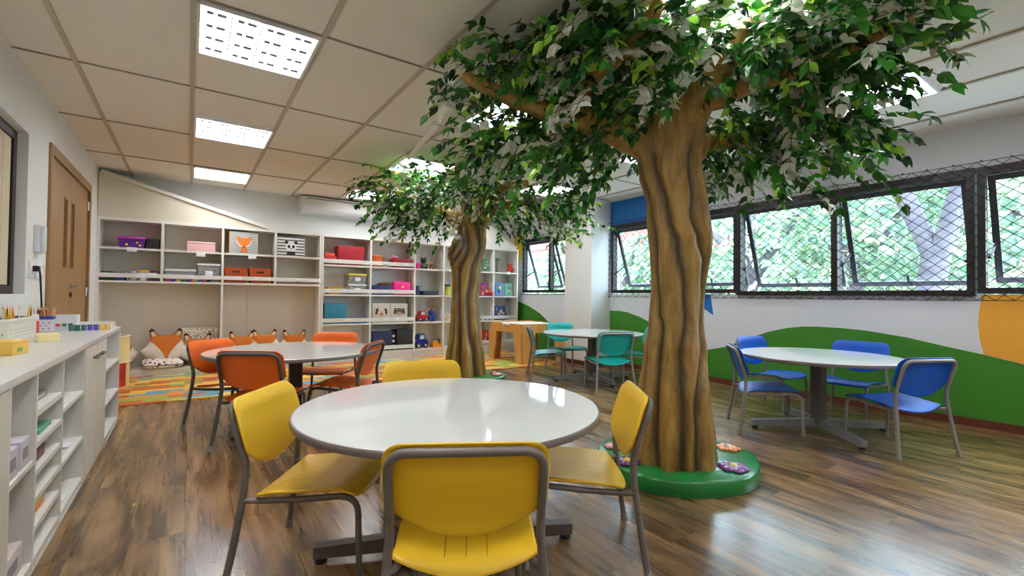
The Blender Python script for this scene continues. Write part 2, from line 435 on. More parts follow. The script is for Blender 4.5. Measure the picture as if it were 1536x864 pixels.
for z in (.3, 1.05, 1.98):
    MB().tube([(.002,6.765,z-.05),(.002,6.765,z+.05)], .01, 8).build('hinge', CHROME, d)
# intercom, sockets and cord on the left wall
t = thing('intercom_phone', 'white wall intercom handset beside the wooden door', 'intercom', (XL, 4.74, 1.43))
MB().rbox(0,.035,-.06,.06,-.1,.1,.008).build('housing', M('white plastic', (232,234,238), .35, var=.01), t)
MB().rbox(.034,.062,-.055,-.012,-.095,.095,.012, seg=3).build('handset', M('white plastic', (232,234,238)), t)
MB().box(.033,.037,.005,.05,.02,.075).build('display', M('dark blue grey screen', (52,54,74), .2), t)
WP = MATS['white plastic']
t = thing('wall_socket', 'white double socket plate with black lead plugged in, below the intercom', 'socket', (XL, 4.62, 1.20))
MB().rbox(0,.012,-.06,.06,-.06,.06,.004).build('plate', WP, t)
MB().rbox(.01,.016,-.025,.025,-.03,.03,.004).build('outlet', M('grey white plastic', (205,205,208), .4), t)
t = thing('wall_socket', 'white switch plate with loose wires, right of the plugged socket plate', 'socket', (XL, 4.80, 1.20))
MB().rbox(0,.012,-.06,.06,-.06,.06,.004).build('plate', WP, t)
MB().tube([(.014,-.02,.03),(.03,.02,.05),(.035,.04,-.02),(.025,.0,-.07)], .003, 5).build('wire', M('grey white plastic', (205,205,208)), t)
cd = MB().tube([(XL+.012,4.62,1.21),(XL+.045,4.63,1.205),(XL+.04,4.68,1.17),(XL+.03,4.76,1.08),(XL+.025,4.82,.95),(XL+.03,4.84,.79)], .006, 7)
cd.rbox(XL+.01,XL+.05,4.6,4.64,1.19,1.23,.006)
tag(cd.build('power_cord', BLACKP), 'black power cord running down the left wall from the socket', 'cord')

# ------------------------------------------------------------------ ceiling lights
LAMP = M('lit fluorescent panel', (255,255,255), .5, var=0, emit=(250,250,252,LAMP_E))
LOUV = M('white louvre blade', (238,240,244), .3, var=.01)
def troffer():
    t = thing('ceiling_light', 'x', 'ceiling light', (0,0,0), 0, 'square louvred ceiling lights')
    z1 = CEIL+.0118; z0 = CEIL-.012
    f = MB()
    for q in ((0,.6,0,.016),(0,.6,.594,.61),(0,.016,.016,.594),(.584,.6,.016,.594)): f.box(q[0],q[1],q[2],q[3],z0,z1)
    f.build('frame', LOUV, t)
    MB().box(.016,.584,.016,.594,z1-.004,z1-.001).build('diffuser', LAMP, t)
    lv = MB()
    for k in range(1, 4): lv.box(.016+.142*k-.003,.016+.142*k+.003,.016,.594,z0+.002,z1-.006)
    for k in range(1, 12): lv.box(.016,.584,.016+.0482*k-.0012,.016+.0482*k+.0012,z0+.004,z1-.006)
    for j in range(4):
        for i in range(4):
            for dx, L in ((.043,.032),(.095,.044)):
                lv.rbox(.016+.142*i+dx-L/2,.016+.142*i+dx+L/2,.05+.145*j,.083+.145*j,z0-.001,z0+.003,.0012,1)
    lv.build('louvre', [LOUV, M('blue grey reflector', (140,148,168), .3)], t)
    return t
tr0 = None
LL = {(0,2.83):'square louvred ceiling light nearest above the left side of the room',(0,4.70):'square louvred ceiling light in the middle of the left row',(0,6.58):'square louvred ceiling light at the left, closest to the shelf wall',
      (1.875,4.70):'lit ceiling light behind the crown of the farther artificial tree',(1.875,6.58):'ceiling light near the air conditioner above the farther tree',(1.875,2.83):'ceiling light glowing between the crowns of the two trees',
      (3.75,.95):'ceiling light on the window side beyond the nearer tree crown'}
for x in (0, 1.875, 3.75):
    for y in (-.93, .95, 2.83, 4.70, 6.58):
        o = troffer() if tr0 is None else dup(tr0)
        tr0 = tr0 or o
        o.location = (x+.001, y, 0)
        o['label'] = LL.get((x, y)) or 'square louvred ceiling light, %s row, %s' % ({0:'left',1.875:'middle',3.75:'window side'}[x], {-.93:'behind the viewpoint',.95:'over the near tables',2.83:'over the big tree side',4.70:'over the turquoise chairs',6.58:'above the toy table'}[y])

# ------------------------------------------------------------------ air conditioner
t = thing('air_conditioner', 'white split air conditioner high on the back wall', 'air conditioner', (1.34, YB, 2.287))
prof = [(0,0),(-.15,0),(-.20,.008),(-.245,.03),(-.27,.07),(-.28,.12),(-.28,.2),(-.268,.232),(-.24,.245),(0,.245)]
MB().prism(prof, 0, 1.32, 'x').build('housing', M('white plastic', (232,234,238)), t)
MB().box(.05,1.27,-.284,-.277,.10,.19).build('front_panel', M('warm white plastic', (226,222,212), .4), t)
MB().box(.06,1.26,-.15,-.08,-.004,.004).build('outlet_flap', M('grey white plastic', (205,205,208)), t)
MB().box(.04,1.28,-.2,-.02,.243,.248).box(.06,1.26,-.2815,-.27,.197,.207).build('grille', M('dark grey plastic', (70,70,72), .5), t)

# ------------------------------------------------------------------ shelf wall
Y0, Y1 = 7.35, 7.692
sh = thing('wall_shelf', 'cream shelf unit with two open reading bays below, left half of back wall', 'shelf', (0,0,0))
th = .028
vx = [-.915, -.30, .352, .992, 1.60]
for i, x in enumerate(vx):
    zb = 0 if i in (0,2,4) else 1.17
    MB().box(x-th/2, x+th/2, Y0, Y1, zb, 1.925).build('divider', WHITE_LAM, sh)
MB().box(-.929, 1.614, Y0-.003, Y1, 1.925, 1.96).build('top_board', WHITE_LAM, sh)
for zz in (1.575, 1.17):
    for a, b in zip(vx[:-1], vx[1:]):
        MB().box(a+th/2, b-th/2, Y0, Y1, zz, zz+.024).build('shelf_board', WHITE_LAM, sh)
        if zz < 1.5: MB().box(a+th/2, b-th/2, Y0, Y0+.014, 1.232, 1.285).build('lip_rail', WHITE_LAM, sh)
for a, b in ((vx[0],vx[2]),(vx[2],vx[4])):
    MB().box(a+th/2, b-th/2, Y0, Y1, 0, .088).build('bench_base', CREAM_LAM, sh)
bp = MB()
for a, b in ((-.91,.03),(.034,.67),(.674,1.6)): bp.box(a, b, Y1-.014, Y1-.002, .088, 1.925)
bp.build('back_panel', CREAM_LAM, sh)
for x, z in ((-.60,1.55),(.105,1.53),(.70,1.53),(-.51,1.23),(-.4,1.24)):
    MB().rbox(x-.05,x+.05,Y0-.004,Y0-.0005,z,z+.055,.001).build('paper_tag', M('white paper', (236,238,242), .8), sh)
for x in (.0,.55,.75,.9,1.3):
    MB().rbox(x-.035,x+.035,Y0-.004,Y0-.0005,1.238,1.276,.001).build('paper_tag', MATS['white paper'], sh)
sh2 = thing('wall_shelf', 'white cube shelf unit full of toys, right half of back wall', 'shelf', (0,0,0))
vx2 = [1.632, 2.363, 3.112, 3.65, 4.17, 4.69, 5.236]
for x in vx2: MB().box(x-th/2, x+th/2, Y0, Y1, 0, 1.925).build('divider', WHITE_LAM, sh2)
MB().box(1.617, 5.25, Y0-.003, Y1, 1.925, 1.96).build('top_board', WHITE_LAM, sh2)
RZ = (1.482, 1.028, .575, .12)
for i, (a, b) in enumerate(zip(vx2[:-1], vx2[1:])):
    for j, zz in enumerate(RZ):
        MB().box(a+th/2, b-th/2, Y0, Y1, zz, zz+.024).build('shelf_board', WHITE_LAM, sh2)
        if (i < 2) or (i >= 4 and j >= 2):
            MB().box(a+th/2, b-th/2, Y0, Y0+.014, zz+.048, zz+.108).build('lip_rail', WHITE_LAM, sh2)
MB().box(1.646, 5.222, Y0+.02, Y0+.035, 0, .12).build('plinth', WHITE_LAM, sh2)
bp = MB()
for a, b in ((1.64,2.36),(2.366,3.11),(3.114,3.38),(3.384,3.91),(3.914,4.43),(4.434,4.95),(4.954,5.23)): bp.box(a, b, Y1-.014, Y1-.002, .0, 1.925)
bp.build('back_panel', WHITE_LAM, sh2)
for x, z in ((2.95,1.535),(5.02,1.47),(2.6,1.535),(1.95,1.08),(2.0,.63),(2.8,.63),(2.6,.63),(2.6,1.08)):
    MB().rbox(x-.04,x+.04,Y0-.004,Y0-.0005,z,z+.05,.001).build('paper_tag', MATS['white paper'], sh2)
g = thing('gable_panel', 'cream sloping gable board with white edge over the left shelf unit', 'wall panel', (0,0,0))
MB().prism([(-.925,1.961),(-.925,2.50),(.93,1.961)], 7.37, 7.692, 'y').build('panel', M('cream gable laminate', (214,206,186), .6, var=.02), g)
q = math.atan2(-.539, 1.855); L = 1.93
R = Matrix.Translation((-.925, 0, 2.502)) @ Matrix.Rotation(-q, 4, 'Y')
MB().box(.02, L-.02, 7.345, 7.692, -.012, .03, mat=R).build('edge_board', WHITE_LAM, g)
g = thing('gable_panel', 'white sloping gable board over the right end of the toy shelf', 'wall panel', (0,0,0))
MB().prism([(5.236,1.961),(4.3,2.52),(4.3,1.961)], 7.37, 7.692, 'y').build('panel', WHITE_LAM, g)
q = math.atan2(-.559, .936); L = 1.09
R = Matrix.Translation((4.3, 0, 2.522)) @ Matrix.Rotation(-q, 4, 'Y')
MB().box(.02, L-.03, 7.352, 7.692, .0, .026, mat=R).build('edge_board', WHITE_LAM, g)
# play mat
tag(MB().rbox(XL+.02, 4.95, 5.545, 7.335, .0005, .012, .003).build('play_mat', rug_mat()), 'multicoloured brick pattern foam play mat in front of the shelf wall', 'play mat')

# ------------------------------------------------------------------ low cabinet on the left
cb = thing('low_cabinet', 'long low white cabinet with open cubbies along the left wall', 'cabinet', (0,0,0))
CX0, CX1 = XL+.004, -.46
MB().rbox(CX0, CX1+.004, .4, 4.905, .742, .77, .002).build('worktop', M('glossy white laminate', (232,232,228), .22, var=.008), cb)
vy = [.405, 1.2, 1.995, 2.116, 2.43, 2.868, 3.398, 4.16, 4.892]
DIV = []
for y in vy:
    if y == 1.995: continue
    MB().box(CX0+.002, CX1, y-.009, y+.009, .012, .742).build('divider', WHITE_LAM, cb)
MB().box(CX0+.002, CX1-.004, .41, 4.89, .0, .012).build('base_board', WHITE_LAM, cb)
MB().box(CX0+.002, CX0+.012, .41, 4.89, .02, .742).build('back_panel', WHITE_LAM, cb)
def cub(y0, y1, zs, t=.018):
    for z in zs: MB().box(CX0+.012, CX1-.002, y0+.009, y1-.009, z-t, z).build('shelf_board', WHITE_LAM, cb)
cub(4.16, 4.892, (.05, .28, .52))
cub(3.398-.53, 3.398, (.05, .27, .515))
cub(2.43, 2.868, (.05, .165, .275, .375, .48, .60), .022)
cub(2.116, 2.43, (.05, .425))
for y0, y1 in ((3.409, 3.776), (3.784, 4.149)):
    dr = MB().box(CX1-.016, CX1+.002, y0, y1, .03, .738).build('door', CREAM_LAM, cb)
    yc = 3.68 if y1 < 3.78 else 3.88
    MB().tube([(CX1, yc-.05, .665),(CX1+.022, yc-.045, .665),(CX1+.022, yc+.045, .665),(CX1, yc+.05, .665)], .0065, 7).build('handle', M('dark nickel', (96,90,86), .3, .8), dr)
for y0, y1 in ((1.21,1.655),(1.663,2.105),(.416,.8),(.806,1.19)):
    dr = MB().box(CX1-.016, CX1+.002, y0, y1, .03, .738).build('door', CREAM_LAM, cb)
    MB().tube([(CX1, y0+.03, .665),(CX1+.022, y0+.035, .665),(CX1+.022, y0+.125, .665),(CX1, y0+.13, .665)], .0065, 7).build('handle', MATS['dark nickel'], dr)
for y, z, s in ((4.4,.27,.0),(4.65,.265,0),(4.3,.035,0),(4.6,.035,0),(3.0,.26,0),(3.2,.262,0),(3.05,.505,0),(3.1,.036,0)):
    MB().box(CX1-.12, CX1-.02, y-.05, y+.05, z+.014 if z > .2 else z+.0145, z+.0185).build('paper_tag', MATS['white paper'], cb)

# ------------------------------------------------------------------ tables
def round_table(loc, R, a0, label, col, footc):
    t = thing('round_table', label, 'table', loc, 0, 'round white activity tables')
    H = .6
    TOP = M('glossy white table top', (238,241,239), .05, var=.006, spec=.55, coat=.35)
    top = MB().lathe([(.02,H-.026),(R-.004,H-.026),(R-.004,H-.003),(R-.007,H),(.02,H)], 72).build('tabletop', TOP, t, 30)
    MB().lathe([(R-.006,H-.0265),(R-.001,H-.0262),(R+.0015,H-.022),(R+.0015,H-.006),(R-.001,H-.0022),(R-.005,H-.002)], 72).build('edge_band', M('grey brown edge band', (120,108,102), .45), top, 50)
    cm = M('dark grey table column' if col else 'grey table column', (74,64,58) if col else (96,92,90), .4, .1)
    fm = M('warm grey table foot' if footc else 'light grey table foot', (98,88,80) if footc else (138,138,140), .4, .1)
    MB().prism(rrect(-.048,.048,-.048,.048,.018,4), .055, H-.03).build('column', cm, t)
    MB().box(-.16,.16,-.03,.03,H-.032,H-.0262).box(-.03,.03,-.16,.16,H-.0318,H-.0262).build('top_bracket', cm, t)
    for k in range(4):
        A = Matrix.Rotation(math.radians(a0+90*k), 4, 'Z')
        f = MB(); pr = [(.03,.03),(R*.0+.525,.024),(.525,.068),(.03,.092)]
        f.prism(pr, -.024, .024, 'y', mat=A)
        fo = f.build('foot', fm, t)
        MB().lathe([(.02,0),(.024,.004),(.024,.02),(.012,.028)], 12, c=(0,0,0), mat=A @ Matrix.Translation((.50,0,.0005))).build('glide', BLACKP, fo)
    return t
round_table((.90,1.73,0), .607, 67, 'big round white table in front with yellow chairs around it', 0, 1)
round_table((.715,4.10,0), .645, 28, 'round white table with orange chairs near the cushions', 1, 1)
round_table((4.235,4.28,0), .632, 73, 'round white table with turquoise chairs beside the white column', 0, 0)
round_table((4.19,1.67,0), .577, 52, 'round white table with blue chairs by the green painted wall', 0, 0)

# ------------------------------------------------------------------ chairs
def back_y(z): return -.2 - max(0, z-.44)*.31
def make_chair(shell, label, group, tube_m):
    t = thing('school_chair', label, 'chair', (0,0,0), 0, group)
    CAP = M('grey rubber foot cap', (140,134,130), .6)
    r = .0125
    # seat shell
    n = 7
    out = []
    out += [(-.2+.4*k/14, .205 - .012*abs(-1+2*k/14)**3) for k in range(15)]
    out = out[::-1]
    out = [(.2-.4*k/14, .205-.02*abs(-1+2*k/14)**4) for k in range(15)]
    out += [(-.2-.004*math.sin(PI*k/10), .19-.36*k/10) for k in range(1, 10)]
    out += [(-.212+.424*k/14, -.168-.044*math.sin(PI*k/14)**.8) for k in range(15)]
    out += [(.2+.004*math.sin(PI*k/10), -.17+.36*k/10) for k in range(1, 10)]
    def seat_z(x, y):
        z = .338 + .010*math.sin((y+.05)*7) 
        if y > .10: z -= 2.4*(y-.10)**2 * 1.2
        z -= .022*(1-(x/.2)**2)*max(0, min(1, (.12-y)/.3))
        if y < -.12: z -= 2.0*(y+.12)**2
        return z
    def fm(x, y, h): return (x, y, seat_z(x, y) + .0065*h)
    st = MB().pad(out, fm)
    for xx in (-.06, 0, .06):
        for y0, y1 in ((-.16, -.05),):
            vs = []
            for i in range(5):
                y = y0+(y1-y0)*i/4
                vs += [(xx-.0007, y, seat_z(xx, y)+.0069), (xx+.0007, y, seat_z(xx, y)+.0069)]
            st.add(vs, [(2*i,2*i+1,2*i+3,2*i+2) for i in range(4)], 1)
    st.build('seat', [shell, BLACKP], t, 50)
    # backrest shell
    o = []
    W = .222
    o += [(W-.055+.055*math.cos(a),   .613+.055*math.sin(a)) for a in [PI/2*k/6 for k in range(7)]]
    o += [(x, .669) for x in (.11,.055,0,-.055,-.11)]
    o += [(-W+.055+.055*math.cos(a), .613+.055*math.sin(a)) for a in [PI/2+PI/2*k/6 for k in range(7)]]
    o += [(-W-.002, z) for z in (.58,.55,.52,.488)]
    o += [(-W+.02+(2*W-.04)*k/16, .466-.07*math.sin(PI*k/16)**.75) for k in range(17)]
    o += [(W+.002, z) for z in (.488,.52,.55,.58)]
    def fb(x, z, h):
        y = back_y(z) + .016 - .020*(1-(x/.22)**2)*max(0, min(1, (.64-z)/.06))
        if z > .63: y -= (z-.63)*.35
        return (x, y + .0065*h, z)
    MB().pad(o, fb).build('backrest', shell, t, 50)
    # tubular frame
    cr = .05
    pts = [(-.203, back_y(.44), .44), (-.203, back_y(.585), .585)] + arc((-.203, back_y(.59), .59), (-.203, back_y(.648)-.004, .648), (-.145, back_y(.648)-.004, .648), 6)
    pts += [(-x, y, z) for x, y, z in pts[::-1]]
    pts = [(x, y-.012, z) for x, y, z in pts]
    MB().tube(pts, r, 10).build('back_frame', tube_m, t, 60)
    for s in (-1, 1):
        lg = MB().tube([(s*.24,-.262,.004),(s*.222,-.236,.17),(s*.208,-.214,.34),(s*.203,-.211,.40),(s*.203, back_y(.44)-.012, .44)], r, 10).build('leg', tube_m, t, 60)
        MB().tube([(s*.2402,-.2625,.0),(s*.2375,-.258,.035)], [.0165,.0145], 10).build('foot_cap', CAP, lg)
        p = [(s*.184,.196,.004), (s*.182,.188,.25)] + arc((s*.182,.187,.26), (s*.182,.184,.316), (s*.182,.12,.318), 6)
        p += [(s*.183,-.02,.305)]
        lg = MB().tube(p, r*.9, 10).build('leg', tube_m, t, 60)
        MB().tube([(s*.184,.1962,.0),(s*.1838,.195,.035)], [.0165,.0145], 10).build('foot_cap', CAP, lg)
        MB().tube([(s*.183,-.02,.305),(s*.184,-.14,.300),(s*.192,-.185,.303),(s*.209,-.214,.31)], r*.9, 10).build('side_rail', tube_m, t, 60)
    MB().tube([(-.182,.13,.312),(.182,.13,.312)], r*.8, 8).build('cross_rail', tube_m, t, 60)
    return t
def shell_m(name, c): return M(name, c, .38, var=.03, vscale=6, bmp=.10, bscale=420, spec=.45)
YEL = shell_m('yellow plastic shell', (236,190,40)); ORA = shell_m('orange plastic shell', (232,104,28))
TEA = shell_m('turquoise plastic shell', (16,164,152)); BLU = shell_m('blue plastic shell', (8,86,190))
TUB2 = M('light grey painted steel tube', (142,136,134), .4, .15, var=.03)
TUB3 = M('dark grey painted steel tube', (88,80,76), .42, .15, var=.03)
CH = [
 (YEL, FRAME_GREY, 'yellow chairs', (.73,1.287), (.5,.866), 'yellow chair seen from behind, nearest of all, in front of the big table'),
 (YEL, FRAME_GREY, 'yellow chairs', (.465,1.96), (.82,-.57), 'yellow chair on the left side of the big front table'),
 (YEL, FRAME_GREY, 'yellow chairs', (1.35,1.475), (-.79,.61), 'yellow chair on the right of the big table, beside the tree base'),
 (YEL, FRAME_GREY, 'yellow chairs', (1.045,2.25), (-.25,-.97), 'yellow chair behind the big front table with only its backrest showing'),
 (ORA, TUB3, 'orange chairs', (.325,4.37), (.7,-.71), 'orange chair at the left of its table, front of its backrest facing the room'),
 (ORA, TUB3, 'orange chairs', (.473,3.75), (.56,.83), 'orange chair seen from behind with grey tube round its backrest, behind the left yellow chair'),
 (ORA, TUB3, 'orange chairs', (1.035,3.905), (-.78,.62), 'orange chair on the right side of its table, back turned obliquely'),
 (ORA, TUB3, 'orange chairs', (1.09,4.65), (-.5,-.86), 'orange chair on the far side of its table, towards the shelves'),
 (TEA, TUB2, 'turquoise chairs', (3.977,3.795), (.353,.935), 'turquoise chair seen from behind in front of its round table'),
 (TEA, TUB2, 'turquoise chairs', (3.831,4.657), (.849,-.528), 'turquoise chair seen side on, left of its table near the toy table'),
 (TEA, TUB2, 'turquoise chairs', (4.42,4.94), (-.15,-.99), 'turquoise chair behind its table in front of the white column'),
 (TEA, TUB2, 'turquoise chairs', (4.70,4.01), (-.86,.5), 'turquoise chair half hidden behind the big tree trunk'),
 (BLU, TUB2, 'blue chairs', (4.172,1.19), (.429,.903), 'blue chair at the right end of its table, back turned, nearest the window light'),
 (BLU, TUB2, 'blue chairs', (3.878,1.909), (.644,-.765), 'blue chair side on at the left end of its table, next to the big tree'),
 (BLU, TUB2, 'blue chairs', (4.64,2.22), (-.1,-.99), 'blue chair at the far left corner of its table, behind the side-on blue chair'),
 (BLU, TUB2, 'blue chairs', (4.81,1.67), (-1,0), 'blue chair between its table and the green wall, facing the room'),
]
proto = {}
for shell, tb_, grp, (x, y), (fx, fy), lab in CH:
    if grp not in proto: o = proto[grp] = make_chair(shell, lab, grp, tb_)
    else: o = dup(proto[grp])
    o.location = (x, y, 0); o.rotation_euler = (0, 0, math.atan2(-fx, fy)); o['label'] = lab
# ------------------------------------------------------------------ artificial trees
BARK = None
def bark_mat():
    m, nt, bs = newmat('painted sculpted bark')
    co_ = objco(nt)
    mp = N(nt, 'ShaderNodeMapping'); nt.links.new(co_, mp.inputs[0]); mp.inputs['Scale'].default_value = (14, 14, 3)
    nz = noise(nt, mp.outputs[0], 1.6, 5, .6, .6)
    r = N(nt, 'ShaderNodeValToRGB'); nt.links.new(nz.outputs[0], r.inputs[0]); e = r.color_ramp.elements
    e[0].position = .3; e[0].color = rgb(118,88,32); e[1].position = .7; e[1].color = rgb(176,140,70)
    q = e.new(.5); q.color = rgb(148,114,48)
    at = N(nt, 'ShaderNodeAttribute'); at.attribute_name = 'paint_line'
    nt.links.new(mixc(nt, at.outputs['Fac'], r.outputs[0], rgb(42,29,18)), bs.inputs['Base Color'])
    bs.inputs['Roughness'].default_value = .42
    bump(nt, bs, noise(nt, co_, 60, 3).outputs[0], .12, .004)
    return m
BARK = bark_mat()
def interp(tab, z):
    if z <= tab[0][0]: return tab[0][1]
    for (a, b), (c, d) in zip(tab[:-1], tab[1:]):
        if z <= c:
            t = (z-a)/(c-a); t = t*t*(3-2*t); return b+(d-b)*t
    return tab[-1][1]
def trunk(parent, alpha, rad, cen, lines, ztop, knot=None):
    nz, nt_ = 150, 200
    mb = MB(); gl = []
    for i in range(nz+1):
        z = .07 + (ztop-.07)*i/nz
        R = interp(rad, z); ox = interp(cen, z)      # ox: sideways drift of the trunk axis
        sx, sy = -math.sin(alpha), math.cos(alpha)
        L = [(interp(t, z), w, dp) for t, w, dp in lines]
        for k in range(nt_):
            th = 2*PI*k/nt_
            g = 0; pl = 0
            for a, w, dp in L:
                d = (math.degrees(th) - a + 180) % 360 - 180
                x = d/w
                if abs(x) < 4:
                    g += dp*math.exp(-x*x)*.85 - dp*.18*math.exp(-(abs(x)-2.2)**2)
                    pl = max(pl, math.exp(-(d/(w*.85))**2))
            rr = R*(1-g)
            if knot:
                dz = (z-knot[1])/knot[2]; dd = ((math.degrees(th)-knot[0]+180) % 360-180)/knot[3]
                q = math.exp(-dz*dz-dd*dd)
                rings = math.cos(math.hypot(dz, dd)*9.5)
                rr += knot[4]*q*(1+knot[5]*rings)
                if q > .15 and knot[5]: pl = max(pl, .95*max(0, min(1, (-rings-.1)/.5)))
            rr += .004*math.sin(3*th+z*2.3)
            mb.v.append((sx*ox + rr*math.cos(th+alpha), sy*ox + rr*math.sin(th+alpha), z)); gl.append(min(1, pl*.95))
    for i in range(nz):
        for k in range(nt_):
            mb.f.append((i*nt_+k, i*nt_+(k+1) % nt_, (i+1)*nt_+(k+1) % nt_, (i+1)*nt_+k)); mb.m.append(0)
    mb.f.append(tuple(nz*nt_+k for k in range(nt_))); mb.m.append(0)
    mb.f.append(tuple(range(nt_-1, -1, -1))); mb.m.append(0)
    o = mb.build('trunk', BARK, parent, 80)
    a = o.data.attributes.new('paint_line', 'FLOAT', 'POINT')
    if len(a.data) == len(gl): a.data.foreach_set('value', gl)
    return o
def smooth_path(pts, n=6):
    P = [Vector(p) for p in pts]; out = []
    for i in range(len(P)-1):
        p0 = P[max(i-1,0)]; p1 = P[i]; p2 = P[i+1]; p3 = P[min(i+2,len(P)-1)]
        for k in range(n):
            t = k/n
            out.append(.5*((2*p1)+(p2-p0)*t+(2*p0-5*p1+4*p2-p3)*t*t+(3*p1-p0-3*p2+p3)*t**3))
    out.append(P[-1]); return out
def branch(parent, base, pts, r0, r1, flare=0):
    p = smooth_path([Vector(q)-Vector(base) for q in pts], 6)
    n = len(p); rs = []
    for i in range(n):
        t = i/(n-1); r = r0*min(1,.55+t*3)+(r1-r0)*t**.8 + flare*math.exp(-((t-.17)/.13)**2)
        rs.append(r*(1+.05*math.sin(i*1.7)))
    end = p[-1]+(p[-1]-p[-2]).normalized()*r1*.5
    p.append(end); rs.append(r1*.55)
    return MB().tube(p, rs, 18).build('branch', BARK, parent, 80)
def merge(tr, brs):
    """Grow the main limbs out of the trunk as one sculpted surface, keeping the painted lines."""
    from mathutils.kdtree import KDTree
    me = tr.data; vals = [a.value for a in me.attributes['paint_line'].data]
    kd = KDTree(len(me.vertices))
    for i, v in enumerate(me.vertices): kd.insert(v.co, i)
    kd.balance()
    mb = MB()
    for o in [tr] + brs: mb.add([v.co for v in o.data.vertices], [tuple(p.vertices) for p in o.data.polygons])
    tmp = mb.build('trunk', BARK)
    md = tmp.modifiers.new('r', 'REMESH'); md.mode = 'VOXEL'; md.voxel_size = .0095
    bpy.context.view_layer.update()
    dg = bpy.context.evaluated_depsgraph_get()
    nm = bpy.data.meshes.new_from_object(tmp.evaluated_get(dg))
    bm = bmesh.new(); bm.from_mesh(nm)
    low = bm.verts[:]
    bmesh.ops.smooth_vert(bm, verts=low, factor=.5, use_axis_x=True, use_axis_y=True, use_axis_z=True)
    up = [v for v in bm.verts if v.co.z > 1.78]
    for _ in range(26): bmesh.ops.smooth_vert(bm, verts=up, factor=.5, use_axis_x=True, use_axis_y=True, use_axis_z=True)
    bm.to_mesh(nm); bm.free()
    nm.materials.clear(); nm.materials.append(BARK)
    nm.polygons.foreach_set('use_smooth', [True]*len(nm.polygons))
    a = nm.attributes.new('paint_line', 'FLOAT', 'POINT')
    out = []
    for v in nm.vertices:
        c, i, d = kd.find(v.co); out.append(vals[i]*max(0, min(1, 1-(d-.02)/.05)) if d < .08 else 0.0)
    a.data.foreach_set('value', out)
    tr.data = nm
    bpy.data.objects.remove(tmp)
    for o in brs: bpy.data.objects.remove(o)
def leaf_m(name, c, rough=.35):
    m, nt, bs = newmat(name)
    co_ = objco(nt); nz = noise(nt, co_, 9, 2)
    a = tuple(x*.75 for x in rgb(*c)[:3])+(1,); b = tuple(min(1, x*1.25) for x in rgb(*c)[:3])+(1,)
    cc = mixc(nt, nz.outputs[0], a, b)
    nt.links.new(cc, bs.inputs['Base Color'])
    bs.inputs['Roughness'].default_value = rough
    tr = N(nt, 'ShaderNodeBsdfTranslucent'); nt.links.new(cc, tr.inputs[0])
    mx = N(nt, 'ShaderNodeMixShader'); mx.inputs[0].default_value = .22
    out = [n for n in nt.nodes if n.type == 'OUTPUT_MATERIAL'][0]
    nt.links.new(bs.outputs[0], mx.inputs[1]); nt.links.new(tr.outputs[0], mx.inputs[2]); nt.links.new(mx.outputs[0], out.inputs[0])
    return m
LEAF = [leaf_m('dark green silk leaf', (38,98,30)), leaf_m('mid green silk leaf', (62,140,44)), leaf_m('lime silk leaf', (150,196,66)), leaf_m('pale cream silk leaf', (214,216,200)), M('green twig', (84,86,44), .6), leaf_m('deep green silk leaf', (22,70,28))]
def rv(rnd): 
    while True:
        v = Vector((rnd.uniform(-1,1), rnd.uniform(-1,1), rnd.uniform(-1,1)))
        if .05 < v.length < 1: return v.normalized()
def leaf(mb, p, d, nrm, L, W, mi):
    s = d.cross(nrm); 
    if s.length < 1e-3: s = d.orthogonal()
    s.normalize(); n = s.cross(d).normalized()
    def q(a, b, h): return p + d*(a*L) + s*(b*W) + n*(h*L)
    o = len(mb.v)
    mb.v += [tuple(x) for x in (q(0,0,0), q(.16,0,-.02), q(.42,0,-.045), q(.70,0,-.06), q(1.04,0,-.15),
        q(.14,.33,.03), q(.40,.47,.04), q(.70,.30,.0), q(.14,-.33,.03), q(.40,-.47,.04), q(.70,-.30,.0))]
    mb.f += [(o,o+5,o+1),(o+1,o+5,o+6,o+2),(o+2,o+6,o+7,o+3),(o+3,o+7,o+4),(o,o+1,o+8),(o+1,o+2,o+9,o+8),(o+2,o+3,o+10,o+9),(o+3,o+4,o+10)]
    mb.m += [mi]*8
def spray(mb, rnd, p, d, L, n, ls, zmax, pale=.12, thick=.0022):
    d = d.normalized(); pts = [p.copy()]; cur = p.copy(); dd = d.copy()
    step = L/n
    u = rnd.random()
    base = 3 if u < pale else (2 if u < pale+.07 else (5 if u < pale+.30 else (0 if u < .75 else 1)))
    for i in range(n):
        dd = (dd + Vector((rnd.uniform(-.12,.12), rnd.uniform(-.12,.12), -.085+rnd.uniform(-.05,.03)))).normalized()
        cur = cur + dd*step
        if cur.z > zmax: cur.z = zmax; dd.z = min(dd.z, -.05)
        pts.append(cur.copy())
        side = dd.cross(Vector((0,0,1)))
        if side.length < .1: side = rv(rnd)
        side.normalize()
        for sg in ((1,-1) if rnd.random() < .55 else ((1,) if i % 2 else (-1,))):
            ld = (dd*rnd.uniform(.35,.9) + side*sg*rnd.uniform(.5,1.0) + Vector((0,0,rnd.uniform(-.55,.12))) + rv(rnd)*.25).normalized()
            nm = (Vector((0,0,1)) + rv(rnd)*.75).normalized()
            mi = base
            w = rnd.random()
            if base != 3:
                if w < .10: mi = 2
                elif w < .45: mi = rnd.choice((0,1,5))
            l = ls*rnd.uniform(.75,1.15)
            if cur.z + ld.z*l > zmax+.015: ld.z = min(ld.z, 0); ld.normalize()
            leaf(mb, cur, ld, nm, l, l*rnd.uniform(.58,.72), mi)
    ld = (dd + Vector((0,0,-.3))).normalized()
    leaf(mb, cur, ld, (Vector((0,0,1))+rv(rnd)*.5).normalized(), ls, ls*.55, base)
    mb.tube(pts, thick, 3, 4, cap=False)
